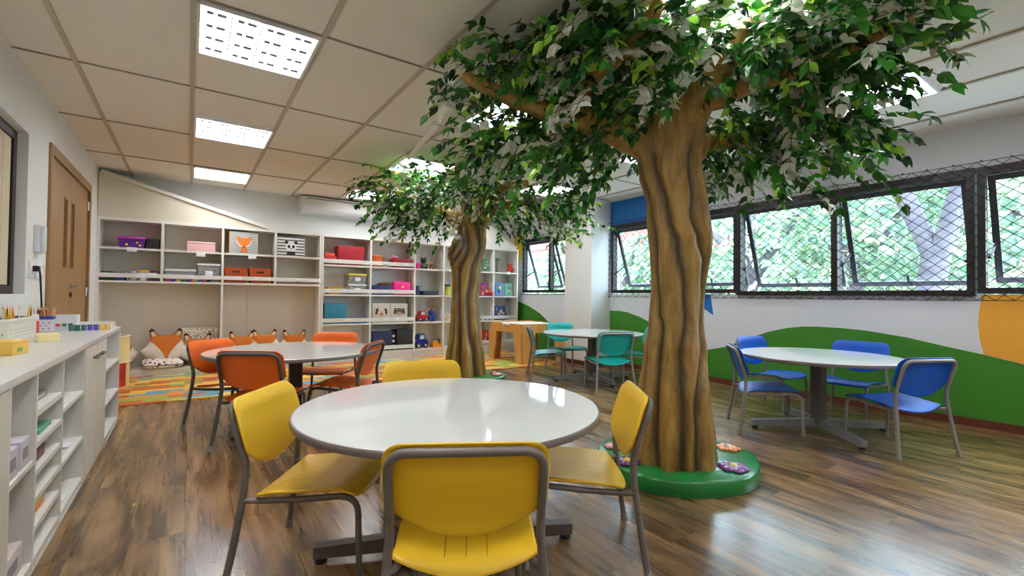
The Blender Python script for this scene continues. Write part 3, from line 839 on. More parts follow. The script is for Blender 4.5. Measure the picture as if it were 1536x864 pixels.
def crown(parent, base, blobs, per, rnd, axis, ls=.072, zmax=2.49, groups=5, spread=.17, L=(.24,.40), pale=.17, skip=None):
    G = [MB() for _ in range(groups)]
    for bi, b in enumerate(blobs):
        c = Vector(b[:3]); k = b[3] if len(b) > 3 else 1.0
        out = Vector((c.x-axis[0], c.y-axis[1], 0))
        if out.length > .01: out.normalize()
        mb = G[bi*groups//len(blobs)]
        for j in range(int(per*k)):
            p = c + Vector((max(-1.5,min(1.5,rnd.gauss(0,1)))*spread, max(-1.5,min(1.5,rnd.gauss(0,1)))*spread, max(-1.5,min(1.5,rnd.gauss(0,1)))*spread*.5)) - out*.12
            p.z = min(p.z, zmax-.02)
            if skip and skip(p): continue
            d = out*.75 + rv(rnd)*.9 + Vector((0,0,.05))
            l = rnd.uniform(*L)
            e = p + d.normalized()*l
            if skip and skip(e): continue
            spray(mb, rnd, p-Vector(base), d, l, rnd.randint(6,9), ls, zmax, pale)
    for mb in G:
        if mb.v: mb.build('foliage', LEAF, parent, 180)
GRASSP = M('glossy green base paint', (20,118,48), .28, var=.18, vscale=8, bmp=.3, bscale=24, spec=.5, coat=.25)
def tree_base(parent, cx, cy, rx, ry, rot, h):
    A = Matrix.Translation((cx, cy, 0)) @ Matrix.Rotation(rot, 4, 'Z')
    mb = MB(); n = 72; prof = [(.02,0),(.99,0),(1.0,.01),(1.003,h-.016),(.99,h-.005),(.965,h),(.6,h+.006),(.02,h+.012)]
    vs = []
    for q, z in prof:
        for k in range(n):
            a = 2*PI*k/n; w = 1+.03*math.sin(3*a+1)+.02*math.sin(5*a)
            vs.append(A @ Vector((q*rx*w*math.cos(a), q*ry*w*math.sin(a), z)))
    fs = [(i*n+k, i*n+(k+1) % n, (i+1)*n+(k+1) % n, (i+1)*n+k) for i in range(len(prof)-1) for k in range(n)]
    fs += [tuple(range(n-1,-1,-1)), tuple((len(prof)-1)*n+k for k in range(n))]
    mb.add(vs, fs); mb.build('base', GRASSP, parent, 60)
def flower(parent, x, y, z, r, c, cc, n=6, nm='relief flower'):
    fm = M(nm+' petals %d' % c[0], c, .2, var=.12, vscale=40, coat=.4)
    mb = MB()
    for k in range(n):
        a = 2*PI*k/n
        mb.ball((x+r*.58*math.cos(a), y+r*.58*math.sin(a), z), r*.42, 7, 0, (1,1,.38))
    o = mb.build('flower', fm, parent, 80)
    MB().ball((x, y, z+.004), r*.34, 7, 0, (1,1,.7)).build('flower_center', M('flower centre %d' % cc[0], cc, .25, coat=.4), o, 80)

def fork_skip(c, r, zt):
    return lambda p: (p.x-c[0])**2+(p.y-c[1])**2 < r*r and p.z < zt
# nearer tree
TB = (2.40, 1.73, 0)
t1 = thing('artificial_tree', 'large artificial tree with twisted trunk on a green flowered base, nearer of the two', 'artificial tree', TB)
al = math.atan2(-TB[1], -TB[0])
rad = [(.07,.252),(.2,.238),(.44,.206),(.72,.172),(.92,.150),(1.1,.148),(1.3,.158),(1.45,.168),(1.62,.168),(1.84,.182),(2.0,.215),(2.12,.23),(2.2,.19)]
cen = [(.07,-.01),(.44,.0),(.92,.0),(1.3,.012),(1.6,.005),(1.84,-.035),(2.05,-.05),(2.2,-.05)]
lines = [
 ([(.08,12),(.44,13),(.72,11),(.92,25),(1.11,19),(1.34,0),(1.52,-19),(1.7,-28),(2.1,-34)], 9, .20),
 ([(.08,-22),(.35,-31),(.62,-33),(.88,-29),(.97,-40),(1.2,-54),(1.42,-52),(1.65,-66),(2.1,-80)], 9, .18),
 ([(.08,34),(.44,36),(.8,68),(1.0,78),(1.25,66),(1.38,50),(1.52,33),(1.7,38),(2.1,42)], 8, .20),
 ([(.08,-75),(.5,-70),(1.0,-86),(1.5,-98),(2.1,-112)], 9, .18),
 ([(.08,80),(.5,92),(1.0,112),(1.3,92),(1.6,84),(2.1,88)], 9, .18),
 ([(.08,-128),(.7,-118),(1.2,-142),(2.1,-150)], 10, .18),
 ([(.08,135),(.7,150),(1.3,138),(2.1,130)], 10, .18),
 ([(.08,180),(.7,186),(1.3,176),(2.1,178)], 10, .18)]
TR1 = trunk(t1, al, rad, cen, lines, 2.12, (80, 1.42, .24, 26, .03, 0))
BR = [([(2.37,1.74,1.84),(2.24,1.82,1.985),(1.98,1.95,2.07),(1.83,2.02,2.10),(1.61,2.12,2.15),(1.40,2.19,2.20),(1.22,2.25,2.27)], .115, .035, .02),
 ([(2.37,1.74,1.82),(2.35,1.63,2.06),(2.31,1.47,2.21),(2.30,1.36,2.31),(2.30,1.25,2.40),(2.34,1.13,2.51)], .11, .062, .02),
 ([(1.92,1.98,2.07),(1.82,1.94,2.14),(1.80,1.83,2.26),(1.84,1.64,2.33),(1.87,1.44,2.49)], .05, .036, .02),
 ([(2.44,1.75,1.90),(2.58,1.73,2.0),(2.68,1.71,2.04),(2.91,1.61,2.08),(3.17,1.37,2.17),(3.26,1.18,2.22)], .085, .03, .04),
 ([(2.33,1.54,2.12),(2.39,1.36,2.17),(2.47,1.06,2.19),(2.50,.82,2.23),(2.54,.65,2.25)], .05, .026, .02),
 ([(2.40,1.78,1.95),(2.42,2.1,2.12),(2.36,2.5,2.24),(2.2,2.85,2.3)], .08, .03, .03)]
BO = [branch(t1, TB, p, r0, r1, fl) for p, r0, r1, fl in BR]
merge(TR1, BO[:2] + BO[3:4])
big = [(1.47,2.30,2.42,.8),(1.60,2.18,2.42),(1.60,2.18,2.27),(1.47,2.38,2.23,.8),(1.52,2.46,2.08,.7),(1.66,2.38,2.02),(1.85,2.23,1.98,.9),(2.08,2.17,1.96,.7),(1.69,2.09,2.15),(1.79,1.77,2.36,1.1),(1.64,1.81,2.42),(1.77,1.60,2.42),(1.92,1.72,2.16,.55),(2.05,1.50,2.26,.6),(1.98,1.42,2.38),(1.80,1.46,2.43),
 (2.89,1.74,2.08),(3.05,1.76,1.98,.8),(2.94,1.46,2.17),(3.16,1.44,2.02),(3.14,1.20,2.10),(3.16,1.22,1.97,.8),(3.08,1.14,2.10,.7),(3.12,1.16,2.02,.5),(2.68,1.16,2.25),(2.63,.95,2.29),(2.46,1.21,2.34),(2.38,1.01,2.39),(2.78,1.06,2.2),(2.60,.92,2.22,.8),(2.57,.80,2.24,.4),(2.54,.74,2.32,.35),(2.52,.86,2.37),(2.58,.70,2.23,.2),(2.2,1.05,2.40),(2.1,1.22,2.42),(2.3,2.6,2.3),(2.0,2.75,2.28),(2.6,2.4,2.3),(2.25,2.1,2.3),(2.75,1.95,2.25)]
crown(t1, TB, big, 20, random.Random(11), TB, groups=8, skip=fork_skip((2.33,1.66), .26, 2.2), spread=.16)
tree_base(t1, .075, .04, .475, .43, math.radians(-35), .09)
for x, y, r, c, cc in ((.20-.07,-.29,.085,(150,70,160),(232,214,170)), (.43,-.085,.08,(226,130,50),(236,226,206)), (-.30,.10,.075,(98,28,110),(228,190,60)), (-.16,.33,.07,(220,140,150),(240,220,180))):
    flower(t1, x, y, .10, r, c, cc)
# farther tree
TB2 = (2.805, 5.03, 0)
t2 = thing('artificial_tree', 'artificial tree with a swirled knot on its trunk, farther of the two', 'artificial tree', TB2)
al2 = math.atan2(-TB2[1], -TB2[0])
rad2 = [(.07,.248),(.3,.225),(.55,.19),(.85,.17),(1.05,.158),(1.3,.165),(1.55,.168),(1.8,.16),(2.0,.165),(2.12,.2),(2.22,.18)]
cen2 = [(.07,.0),(.5,.0),(1.05,-.01),(1.4,.0),(1.75,.075),(2.1,.07)]
lines2 = [
 ([(.08,36),(.35,32),(.65,14),(.95,10),(1.3,26),(1.6,44),(1.8,28),(2.0,6),(2.15,0)], 12, .26),
 ([(.08,-20),(.6,-24),(1.0,-30),(1.3,-34),(1.55,-12),(1.8,-24),(2.0,-50)], 12, .26),
 ([(.08,-62),(.6,-60),(1.1,-66),(1.45,-62),(1.7,-48),(1.9,-60)], 11, .24),
 ([(.08,72),(.6,66),(1.2,74),(2.1,70)], 9, .16),
 ([(.08,-110),(1.0,-116),(2.1,-120)], 10, .18), ([(.08,118),(1.0,112),(2.1,124)], 10, .18), ([(.08,165),(1.0,172),(2.1,160)], 10, .18), ([(.08,-155),(1.0,-150),(2.1,-160)], 10, .18)]
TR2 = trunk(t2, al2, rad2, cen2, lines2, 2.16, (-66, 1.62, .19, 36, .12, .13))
BR2 = [([(2.84,4.99,1.9),(2.76,4.97,2.2),(2.61,4.86,2.34),(2.44,4.64,2.49)], .08, .04, .04),
 ([(2.86,4.98,1.88),(3.04,4.80,2.11),(3.25,4.53,2.17),(3.52,4.23,2.20)], .085, .03, .05),
 ([(2.82,5.02,1.88),(2.57,5.13,2.08),(2.26,5.22,2.16),(1.76,5.13,2.30)], .085, .03, .05),
 ([(2.84,4.95,1.95),(2.82,4.59,2.19),(2.90,4.29,2.28),(3.02,4.08,2.30)], .06, .035, .02),
 ([(2.85,5.05,1.9),(3.0,5.4,2.15),(3.1,5.8,2.28)], .07, .03, .03)]
BO = [branch(t2, TB2, p, r0, r1, fl) for p, r0, r1, fl in BR2]
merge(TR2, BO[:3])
back = [(1.74,5.16,2.22,.8),(1.92,5.15,2.18),(2.06,4.92,2.22),(2.35,5.04,2.18),(1.86,5.32,2.0,.8),(2.10,5.36,1.90),(2.40,5.37,1.95,.7),(1.78,4.80,2.30),(2.05,4.60,2.33),(2.42,4.50,2.32),(2.71,4.42,2.31),(3.01,4.33,2.27),(3.25,4.18,2.2),(3.46,4.04,2.12),(3.58,3.96,2.0,.8),(3.58,3.86,1.90,.6),(3.32,4.49,2.02),(3.12,4.76,2.02,.8),(3.46,4.25,2.02),(2.87,5.16,2.34),(3.42,3.98,2.22),(2.55,4.85,2.25,.8),(2.25,5.6,2.2),(2.7,5.7,2.3),(3.2,5.5,2.2),(2.3,4.75,2.1,.7),(3.0,4.55,2.12,.7)]
crown(t2, TB2, back, 18, random.Random(5), TB2, ls=.068, groups=6, skip=fork_skip((2.84,4.98), .30, 2.12), spread=.17, pale=.16)
tree_base(t2, .08, -.02, .44, .40, 0, .075)
for x, y, r, c, cc in ((.36,-.30,.07,(220,150,130),(240,220,180)), (.40,-.16,.06,(190,50,50),(240,220,120)), (-.28,.18,.07,(150,70,160),(232,214,170))):
    flower(t2, x*.85, y*.85, .09, r, c, cc)
rp = [(1.40,2.50,2.44),(1.42,2.82,2.44),(1.55,3.2,2.45),(1.66,3.57,2.46),(1.78,4.2,2.47),(1.86,4.60,2.50),(1.86,4.66,2.535)]
mb = MB()
pp = smooth_path(rp, 10)
for ph in (0, 2.1, 4.2):
    mb.tube([p + Vector((math.cos(i*.9+ph), 0, math.sin(i*.9+ph)))*.013 for i, p in enumerate(pp)], .0125, 6)
tag(mb.build('garland_rope', M('white twisted paper rope', (248,246,240), .8, var=.05)), 'white twisted rope strung below the ceiling between the trees', 'rope')

# ------------------------------------------------------------------ trees and house outdoors
OL = [leaf_m('outdoor dark leaf', (118,150,122), .6), leaf_m('outdoor green leaf', (134,166,128), .6), leaf_m('outdoor lime leaf', (168,190,142), .6), leaf_m('outdoor pale leaf', (192,206,176), .6), M('outdoor twig', (110,96,80), .8), leaf_m('outdoor deep leaf', (108,142,120), .6)]  # leaf colours paled to imitate the hazy, overexposed daylight outside
OB = M('outdoor grey bark', (96,90,98), .85, var=.15, vscale=6)
def outdoor_tree(label, x, y, h, r, seed, fork=True, n=85, zlow=None):
    rnd = random.Random(seed)
    t = thing('garden_tree', label, 'tree', (x, y, -.35), 0, 'trees outside the windows')
    th = h*.42
    mb = MB().tube(smooth_path([(0,0,-.02),(.05,.08,th*.5),(0,-.05,th)], 5), [.20]*6+[.17]*5, 10)
    for k in range(4):
        a = k*1.57+seed; mb.tube(smooth_path([(0,-.05,th*.92),(math.cos(a)*r*.3, math.sin(a)*r*.3, th+ (h-th)*.4),(math.cos(a)*r*.6+.1, math.sin(a)*r*.6, h*.88)], 5), [.13,.12,.11,.10,.09,.08,.07,.06,.05,.04,.03], 8)
    mb.build('trunk', OB, t, 80)
    g = MB()
    for i in range(n*2):
        v = rv(rnd); q = rnd.uniform(.35,1)**.5
        lo = zlow if zlow is not None else th*.8
        cz = (h+lo)/2; hz = (h-lo)/2
        p = Vector((v.x*q*r, v.y*q*r, cz+v.z*q*hz))
        spray(g, rnd, p, Vector((v.x, v.y, .1)), r*.5, 9, .2, 99, .08, .006)
    g.build('foliage', OL, t, 180)
BELT = [('distant tree of the far belt outside, number %s from the left' % w_, 20.5+1.2*(k_ % 2), 19.0-3.3*k_, 6.9, 2.9, 40+k_, True, 120, .1) for k_, w_ in enumerate(('one','two','three','four','five','six','seven','eight'))]
for i, a in enumerate(BELT + [('broad tree outside the left end of the long windows', 9.6, 8.6, 3.3, 2.2, 1, True, 120, .3), ('leafy tree outside behind the nearer artificial trunk', 10.5, 5.6, 4.6, 2.6, 2, True, 120, .4), ('bright leafy tree outside the middle window', 13.0, 4.4, 4.8, 2.5, 3, True, 120, .6),
    ('tree with a forked grey trunk outside the right part of the window band', 8.9, 2.05, 5.0, 1.9, 4, True, 40, 3.1), ('tree outside the rightmost window', 13.5, .6, 4.9, 2.6, 6, True, 110, 1.2), ('distant tree outside behind the forked trunk', 18.0, 4.4, 6.5, 3.4, 8, True, 120, .2), ('distant tree outside beyond the rightmost window', 19.0, -.5, 6.5, 3.6, 9, True, 120, .2), ('low bushy tree outside the far window beside the column', 9.8, 12.8, 2.7, 1.7, 10, True, 90, .3)]):
    outdoor_tree(*a)
t = thing('garden_house', 'house with red tiled roof outside beyond the far windows', 'house', (14.8, 16.6, -.35))
MB().box(-3,5,-5,6,0,3.3).build('wall', M('pale outdoor render', (225,215,205), .9), t)
MB().prism([(-3.6,3.25),(5.6,3.25),(1,5.2)], -5.6, 6.6, 'y').build('roof', M('red clay roof tile', (190,90,80), .8, var=.12, vscale=8), t)
tag(MB().box(8.0,8.06,9.5,15,-.35,1.0).build('garden_fence', M('light blue fence panel', (90,170,205), .7)), 'light blue fence panel outside the far window', 'fence')
tag(MB().box(9.0,9.05,-2,8.2,-.35,.62).build('garden_wall', M('whitewashed low wall', (225,222,215), .9)), 'low whitewashed wall outside along the garden', 'wall')

# ------------------------------------------------------------------ toy table
t = thing('toy_table', 'wooden play table with white top and cut-out handle beside the far tree', 'table', (4.17, 5.72, 0))
TH = .62; W_, D_ = .86, .90
WT = M('white play board', (234,232,226), .35, var=.01)
nl = [(0,TH-.14),(0,TH),(D_*.36,TH),(D_*.40,TH-.05),(D_*.60,TH-.05),(D_*.64,TH),(D_,TH),(D_,TH-.14)]
MB().prism(nl, 0, .024, 'x').build('side_apron', PINE, t); MB().prism(nl, W_-.024, W_, 'x').build('side_apron', PINE, t)
MB().box(.024,W_-.024,0,.024,TH-.14,TH).build('end_apron', PINE, t); MB().box(.024,W_-.024,D_-.024,D_,TH-.14,TH).build('end_apron', PINE, t)
MB().box(.024,W_-.024,.024,D_-.024,TH-.035,TH-.012).build('tabletop', WT, t)
for x0, y0, sx, sy in ((0,-.026,1,1),(W_,-.026,-1,1),(0,D_+.002,1,1),(W_,D_+.002,-1,1)):
    p = [(x0,0),(x0+sx*.20,0),(x0+sx*.24,TH-.1),(x0+sx*.24,TH+.004),(x0,TH+.004)]
    MB().prism(p, y0, y0+.024, 'y').build('leg', PINE, t)
for x0, s, y0, sy in ((-.026,1,0,1),(-.026,1,D_,-1),(W_+.002,1,0,1),(W_+.002,1,D_,-1)):
    p = [(y0+sy*.0,0),(y0+sy*.13,0),(y0+sy*.20,TH-.14),(y0,TH-.14)]
    MB().prism(p, x0, x0+.024, 'x').build('leg', PINE, t)
# ------------------------------------------------------------------ cushions and hamper
def fox_face():
    m, nt, bs = newmat('fox face plush')
    s = sep(nt, objco(nt)); ax = mth(nt, 'ABSOLUTE', s[0])
    k = mth(nt, 'SUBTRACT', ax, mth(nt, 'ADD', mth(nt, 'MULTIPLY', mth(nt, 'POWER', mth(nt, 'MAXIMUM', mth(nt, 'ADD', s[2], .13), 0.0), 1.5), 1.35), .012))
    f = mth(nt, 'LESS_THAN', k, 0.0)
    nz = noise(nt, objco(nt), 60, 2)
    o = mixc(nt, nz.outputs[0], rgb(186,98,22), rgb(206,116,34)); w = mixc(nt, nz.outputs[0], rgb(222,210,192), rgb(236,226,212))
    nt.links.new(mixc(nt, f, w, o), bs.inputs['Base Color']); bs.inputs['Roughness'].default_value = .85
    return m
FOX = fox_face(); FOXO = M('fox orange plush', (196,106,28), .85, var=.06); FOXD = M('dark brown plush', (58,38,28), .85); FOXC = M('cream plush', (228,214,194), .85)
def puff(q): return math.sqrt(max(0, 1-q**3.2))*1.0 + .02
def fox_cushion(label, x, y, z, rz, tilt, sc=1.0):
    t = thing('fox_cushion', label, 'cushion', (x, y, z), rz, 'fox head cushions')
    t.scale = (sc,)*3; t.rotation_euler = (tilt, 0, rz)
    out = dens([(-.11,.15),(.11,.15),(.145,.10),(.18,.03),(.235,-.02),(.19,-.085),(.10,-.135),(0,-.155),(-.10,-.135),(-.19,-.085),(-.235,-.02),(-.18,.03),(-.145,.10)], .02)
    MB().pad(out, lambda a, b, h: (a, -.065*h, b), puff, (.02,.2,.4,.55,.7,.8,.88,.94,.98,1)).build('face', FOX, t, 80)
    for s in (-1, 1):
        e = dens([(s*.145,.10),(s*.155,.20),(s*.125,.225),(s*.05,.142)], .02)
        ear = MB().pad(e, lambda a, b, h: (a, -.016*h, b), puff).build('ear', FOXO, t, 80)
        e2 = dens([(s*.131,.135),(s*.14,.19),(s*.118,.192),(s*.085,.148)], .02)
        MB().pad(e2, lambda a, b, h: (a, -.014-.008*(1+h)/2, b), puff).build('ear_lining', FOXC, ear, 80)
        e3 = dens([(s*.1555,.19),(s*.158,.205),(s*.135,.236),(s*.118,.225),(s*.10,.202)], .02)
        MB().pad(e3, lambda a, b, h: (a, -.021*h, b), puff).build('ear_tip', FOXD, ear, 80)
        MB().tube([(s*(.085+.028*math.cos(a)), -.064+.012*abs(math.cos(a)), -.045+.02*math.sin(a)) for a in [PI*k/8 for k in range(9)]], .0035, 5).build('eye', FOXD, t)
    MB().ball((0,-.05,-.128), .02, 7, 0, (1.2,.7,.7)).build('nose', FOXD, t)
BZ = .089
fox_cushion('fox head cushion with full face visible, on the left reading bench', -.245, 7.52, BZ+.24, math.radians(6), math.radians(-12), 1.12)
fox_cushion('fox head cushion behind the left orange chair, beside the spotted cushion', .09, 7.50, BZ+.20, math.radians(-8), math.radians(-14))
fox_cushion('fox head cushion with one ear showing, leftmost in the right reading bay', .615, 7.53, BZ+.205, math.radians(5), math.radians(-10))
fox_cushion('middle fox head cushion in the right reading bay, above the white table', .895, 7.53, BZ+.215, 0, math.radians(-10), 1.02)
fox_cushion('fox head cushion at right end of the right reading bay', 1.29, 7.53, BZ+.205, math.radians(-4), math.radians(-10))
fox_cushion('fox head cushion leaning at the far left corner behind the laundry hamper', -.70, 7.50, BZ+.20, math.radians(40), math.radians(-14), .95)
def spots_mat(name, bg, cols, sc, thr):
    m, nt, bs = newmat(name)
    v = N(nt, 'ShaderNodeTexVoronoi'); nt.links.new(objco(nt), v.inputs['Vector']); v.inputs['Scale'].default_value = sc
    nz = noise(nt, objco(nt), sc*.4, 2)
    f = mth(nt, 'LESS_THAN', mth(nt, 'ADD', v.outputs['Distance'], mth(nt, 'MULTIPLY', nz.outputs[0], .25)), thr)
    c = mixc(nt, N(nt, 'ShaderNodeSeparateColor').outputs[0] if False else nz.outputs[0], rgb(*cols[0]), rgb(*cols[1]))
    nt.links.new(mixc(nt, f, rgb(*bg), c), bs.inputs['Base Color']); bs.inputs['Roughness'].default_value = .85
    MATS[name] = m
    return m
t = thing('spotted_cushion', 'cream cushion with dark speckles behind the fox cushions', 'cushion', (.10, 7.60, BZ+.27))
t.rotation_euler = (math.radians(-8), 0, math.radians(-3))
sq = dens(rrect(-.23,.23,-.22,.22,.03,3), .03)
MB().pad(sq, lambda a, b, h: (a, -.05*h, b), puff, (.02,.25,.5,.7,.85,.93,.98,1)).build('cover', spots_mat('speckled cotton', (228,218,202), ((40,32,30),(110,90,70)), 40, .46), t, 80)
MB().tube([(a, 0, b) for a, b in sq+sq[:1]], .004, 6).build('piping', FOXC, t)
t = thing('flat_cushion', 'white cushion with red scribble print lying flat on the left bench', 'cushion', (-.27, 7.42, BZ+.062)); t.rotation_euler = (math.radians(6), 0, math.radians(8))
MB().pad(dens(rrect(-.21,.21,-.13,.16,.05,3), .03), lambda a, b, h: (a, b, .058*h), puff, (.02,.25,.5,.7,.85,.93,.98,1)).build('cover', spots_mat('scribble print cotton', (230,222,214), ((150,52,44),(70,44,40)), 22, .46), t, 80)
MB().tube([(a, b, 0) for a, b in dens(rrect(-.21,.21,-.13,.16,.05,3), .03)+[(.21,.11)]], .004, 6).build('piping', MATS['dark brown plush'], t)
MATC = M('beige bench cushion fabric', (196,182,160), .9, var=.06, vscale=60)
for x, w, lab in ((-.72,.24,'low beige block cushion beside the laundry hamper'), (.16,.30,'low beige block cushion right of the scribble print cushion'), (.66,.5,'low beige block cushion under the right fox cushions')):
    t = thing('block_cushion', lab, 'cushion', (x, 7.43, BZ), 0)
    MB().rbox(-w/2,w/2,-.07,.07,0,.085,.018,seg=3).build('pad', MATC, t)
    MB().tube([(-w/2+.012,-.068,.075),(w/2-.012,-.068,.075)], .004, 6).build('piping', FOXD, t)
t = thing('laundry_hamper', 'tall yellow mesh toy hamper with red panel behind the cabinet end', 'hamper', (-.725, 6.62, .013))
HM = M('yellow cotton hamper', (226,204,140), .85, var=.08, vscale=40)
prof = [(.185,0),(.19,.01),(.19,.27),(.193,.29),(.19,.30),(.19,.54),(.194,.56),(.186,.56),(.18,.5),(.18,.02),(.02,.02)]
MB().lathe(prof, 40).build('basket', HM, t)
MB().pad(dens([(-.09,.02),(.09,.02),(.09,.28),(-.09,.28)], .03), lambda a, b, h: (.193*math.cos(a/.193-1.0)*1.012, .193*math.sin(a/.193-1.0)*1.012, b), lambda q: 0).build('red_panel', M('red hamper cloth', (206,60,44), .85), t)
MB().tube([(.19*math.cos(a), .19*math.sin(a), .56) for a in [2*PI*k/40 for k in range(41)]], .007, 6).build('rim', M('white hamper trim', (232,226,208), .8), t)
MB().tube([(.195*math.cos(a)*1.02, .195*math.sin(a)*1.02, .28) for a in [2*PI*k/40 for k in range(41)]], .006, 6).build('hoop', MATS['white hamper trim'], t)
t = thing('spotted_plush', 'white plush toy with black spots on top of the yellow hamper', 'plush toy', (-.73, 6.60, .485))
MB().ball((0,0,.06), .14, 10, 0, (1,1,.62)).build('body', spots_mat('dalmatian plush', (236,230,220), ((26,22,22),(50,44,40)), 16, .36), t, 80)
MB().ball((.06,-.06,.15), .06, 8, 0, (1,1,.9)).build('head', MATS['dalmatian plush'], t, 80)

# ------------------------------------------------------------------ toys on the shelves
YS = Y0+.02
def P_(n, c, r=.4, **k): return M(n, c, r, **k)
def carton(name, label, cat, x0, x1, z, h, c, dep=.22, y=None, lid=None, bev=.006, grp=None, rough=.5):
    y = YS if y is None else y
    t = thing(name, label, cat, ((x0+x1)/2, y+dep/2, z), 0, grp)
    w = (x1-x0)/2
    m = M('card %d %d %d' % c, c, rough, var=.06)
    if lid:
        lm = M('card %d %d %d' % lid, lid, rough, var=.05)
        MB().rbox(-w+.004,w-.004,-dep/2+.004,dep/2-.004,0,h*.86,bev).build('body', m, t)
        MB().rbox(-w,w,-dep/2,dep/2,h*.78,h,bev).build('lid', lm, t)
    else:
        MB().rbox(-w,w,-dep/2,dep/2,0,h,bev).build('body', m, t)
    return t
def bin_(name, label, cat, x0, x1, z, h, c, rim, dep=.24, slot=False, grp=None, clear=False):
    t = thing(name, label, cat, ((x0+x1)/2, YS+dep/2, z), 0, grp)
    w = (x1-x0)/2; tw = w*.86; d = dep/2
    m = M('tub %d %d %d' % c, c, .35, var=.04)
    if clear:
        if 'clear tub plastic' not in MATS:
            mm, nt, bs = newmat('clear tub plastic'); bs.inputs['Base Color'].default_value = (.85,.9,.92,1); bs.inputs['Roughness'].default_value = .12
            bs.inputs['Alpha'].default_value = .2; MATS['clear tub plastic'] = mm
        m = MATS['clear tub plastic']
    def ring(f, z): return [(-tw-(w-tw)*f, -d*.9-d*.1*f, z), (tw+(w-tw)*f, -d*.9-d*.1*f, z), (tw+(w-tw)*f, d*.9+d*.1*f, z), (-tw-(w-tw)*f, d*.9+d*.1*f, z)]
    k = .94
    vs = ring(0,0)+ring(1,h)+[(x*k,y*k,z) for x,y,z in ring(1,h)]+[(x*k,y*k,.006) for x,y,z in ring(0,0)]
    fs = [(3,2,1,0)]
    for a, b in ((0,4),(4,8),(8,12)): fs += [(a+i, a+(i+1)%4, b+(i+1)%4, b+i) for i in range(4)]
    fs += [(12,13,14,15)]
    MB().add(vs, fs).build('body', m, t)
    if rim:
        MB().rbox(-w-.006,w+.006,-d-.006,d+.006,h-.006,h+.022,.006).build('lid', M('tub %d %d %d' % rim, rim, .4), t)
    if slot:
        MB().rbox(-.045,.045,-d*1.0-.003,-d*.9,h*.68,h*.80,.003).build('handle_slot', M('dark slot', (70,26,14), .7), t)
    return t
def front(t, polys, y, nm):
    for nm_, poly, c, dy in polys:
        MB().prism(poly, y-.0015-dy, y, 'y').build(nm_, M('print %d %d %d' % c, c, .6, var=.02), t)
# top row, left unit
z1 = 1.599; z2 = 1.194
t = bin_('storage_tub', 'purple tub with pink lid and yellow dots on top left shelf', 'tub', -.74, -.47, z1, .12, (84,30,130), (168,60,150))
for i, (x, z) in enumerate(((-.05,.04),(.05,.07),(.08,.035))): MB().ball((x,-.113,z), .014, 6, 0, (1,.3,1)).build('dot', M('yellow dot', (240,196,50)), t)
carton('toy_box', 'black box beside the purple tub on the top left shelf', 'box', -.46, -.335, z1, .13, (30,26,34))
t = carton('toy_box', 'pale pink box on the top shelf of the left unit', 'box', -.05, .27, z1, .13, (226,184,178), lid=(230,190,186))
def stripes(t, x0, x1, zs, y, c, th=.008):
    mb = MB()
    for z in zs: mb.box(x0, x1, y-.0012, y, z, z+th)
    mb.build('stripes', M('stripe %d' % c[0], c, .6), t)
t = carton('animal_box', 'grey striped box with an orange fox face on the top shelf', 'box', .43, .77, z1, .30, (214,214,208), dep=.20)
d = -.10
MB().box(-.176,-.170,-.098,.098,.0,.3).build('side_cover', M('amber card', (226,150,40), .6), t)
stripes(t, -.165, .165, [.012+.024*k for k in range(12)], d-.0002, (120,130,140), .007)
front(t, [('ear',[(-.085,.20),(-.095,.245),(-.03,.215)],(232,120,40),.004),('ear',[(.085,.20),(.095,.245),(.03,.215)],(232,120,40),.004),
  ('cheek',[(-.10,.20),(-.03,.12),(-.0,.085),(-.055,.10),(-.09,.15)],(240,236,226),.003),('cheek',[(.10,.20),(.03,.12),(.0,.085),(.055,.10),(.09,.15)],(240,236,226),.003),
  ('fox_head',[(-.085,.215),(.085,.215),(.07,.15),(.012,.09),(-.012,.09),(-.07,.15)],(236,128,44),.0045),('fox_body',[(-.03,.085),(.03,.085),(.045,.02),(-.045,.02)],(232,124,44),.003)], d, 'fox')
MB().ball((0,d-.006,.095), .01, 6).build('nose', BLACKP, t)
t = carton('animal_box', 'black and white striped box with a panda face on the top shelf', 'box', 1.01, 1.38, z1, .285, (236,236,232), dep=.20)
MB().box(-.19,-.184,-.098,.098,0,.285).build('side_cover', BLACKP, t)
stripes(t, -.18, .18, [.01+.043*k for k in range(7)], d-.0002, (26,26,28), .014)
front(t, [('panda_head', circ(0,.135,.075,22,.066),(242,242,240),.004)], d, 'p')
front(t, [('ear', circ(s*.062,.20,.024,12),(24,24,26),.0035) for s in (-1,1)]+[('eye_patch', circ(s*.03,.14,.018,12,.023),(24,24,26),.005) for s in (-1,1)]+[('nose', circ(0,.11,.011,10,.008),(24,24,26),.005),('body',[(-.05,.07),(.05,.07),(.06,.02),(-.06,.02)],(30,30,32),.003)], d, 'p')
# second row, left unit
carton('toy_box', 'dark green low tub at far left of the second shelf row', 'box', -.89, -.775, z2, .11, (26,84,40), lid=(30,70,36))
carton('toy_box', 'navy blue flat case beside the dark green tub', 'box', -.77, -.665, z2, .10, (40,56,120))
def jar(name, label, x, z, r, h, c, lid, y=None, grp=None):
    t = thing(name, label, 'jar', (x, (y or YS)+.09, z), 0, grp)
    MB().lathe([(r*.9,0),(r,.006),(r,h*.8),(r*.85,h*.84)], 20).build('body', M('jar %d %d %d' % c, c, .35), t)
    MB().lathe([(r*1.04,h*.8),(r*1.04,h*.98),(r*.98,h)], 20).build('lid', M('jar %d %d %d' % lid, lid, .4), t)
    return t
jar('paint_jar', 'grey jar on the second shelf left of the yellow lidded pot', -.595, z2, .044, .12, (170,172,168), (190,190,186))
jar('paint_jar', 'white pot with a yellow lid on the second shelf row', -.485, z2, .055, .135, (226,226,220), (232,186,70))
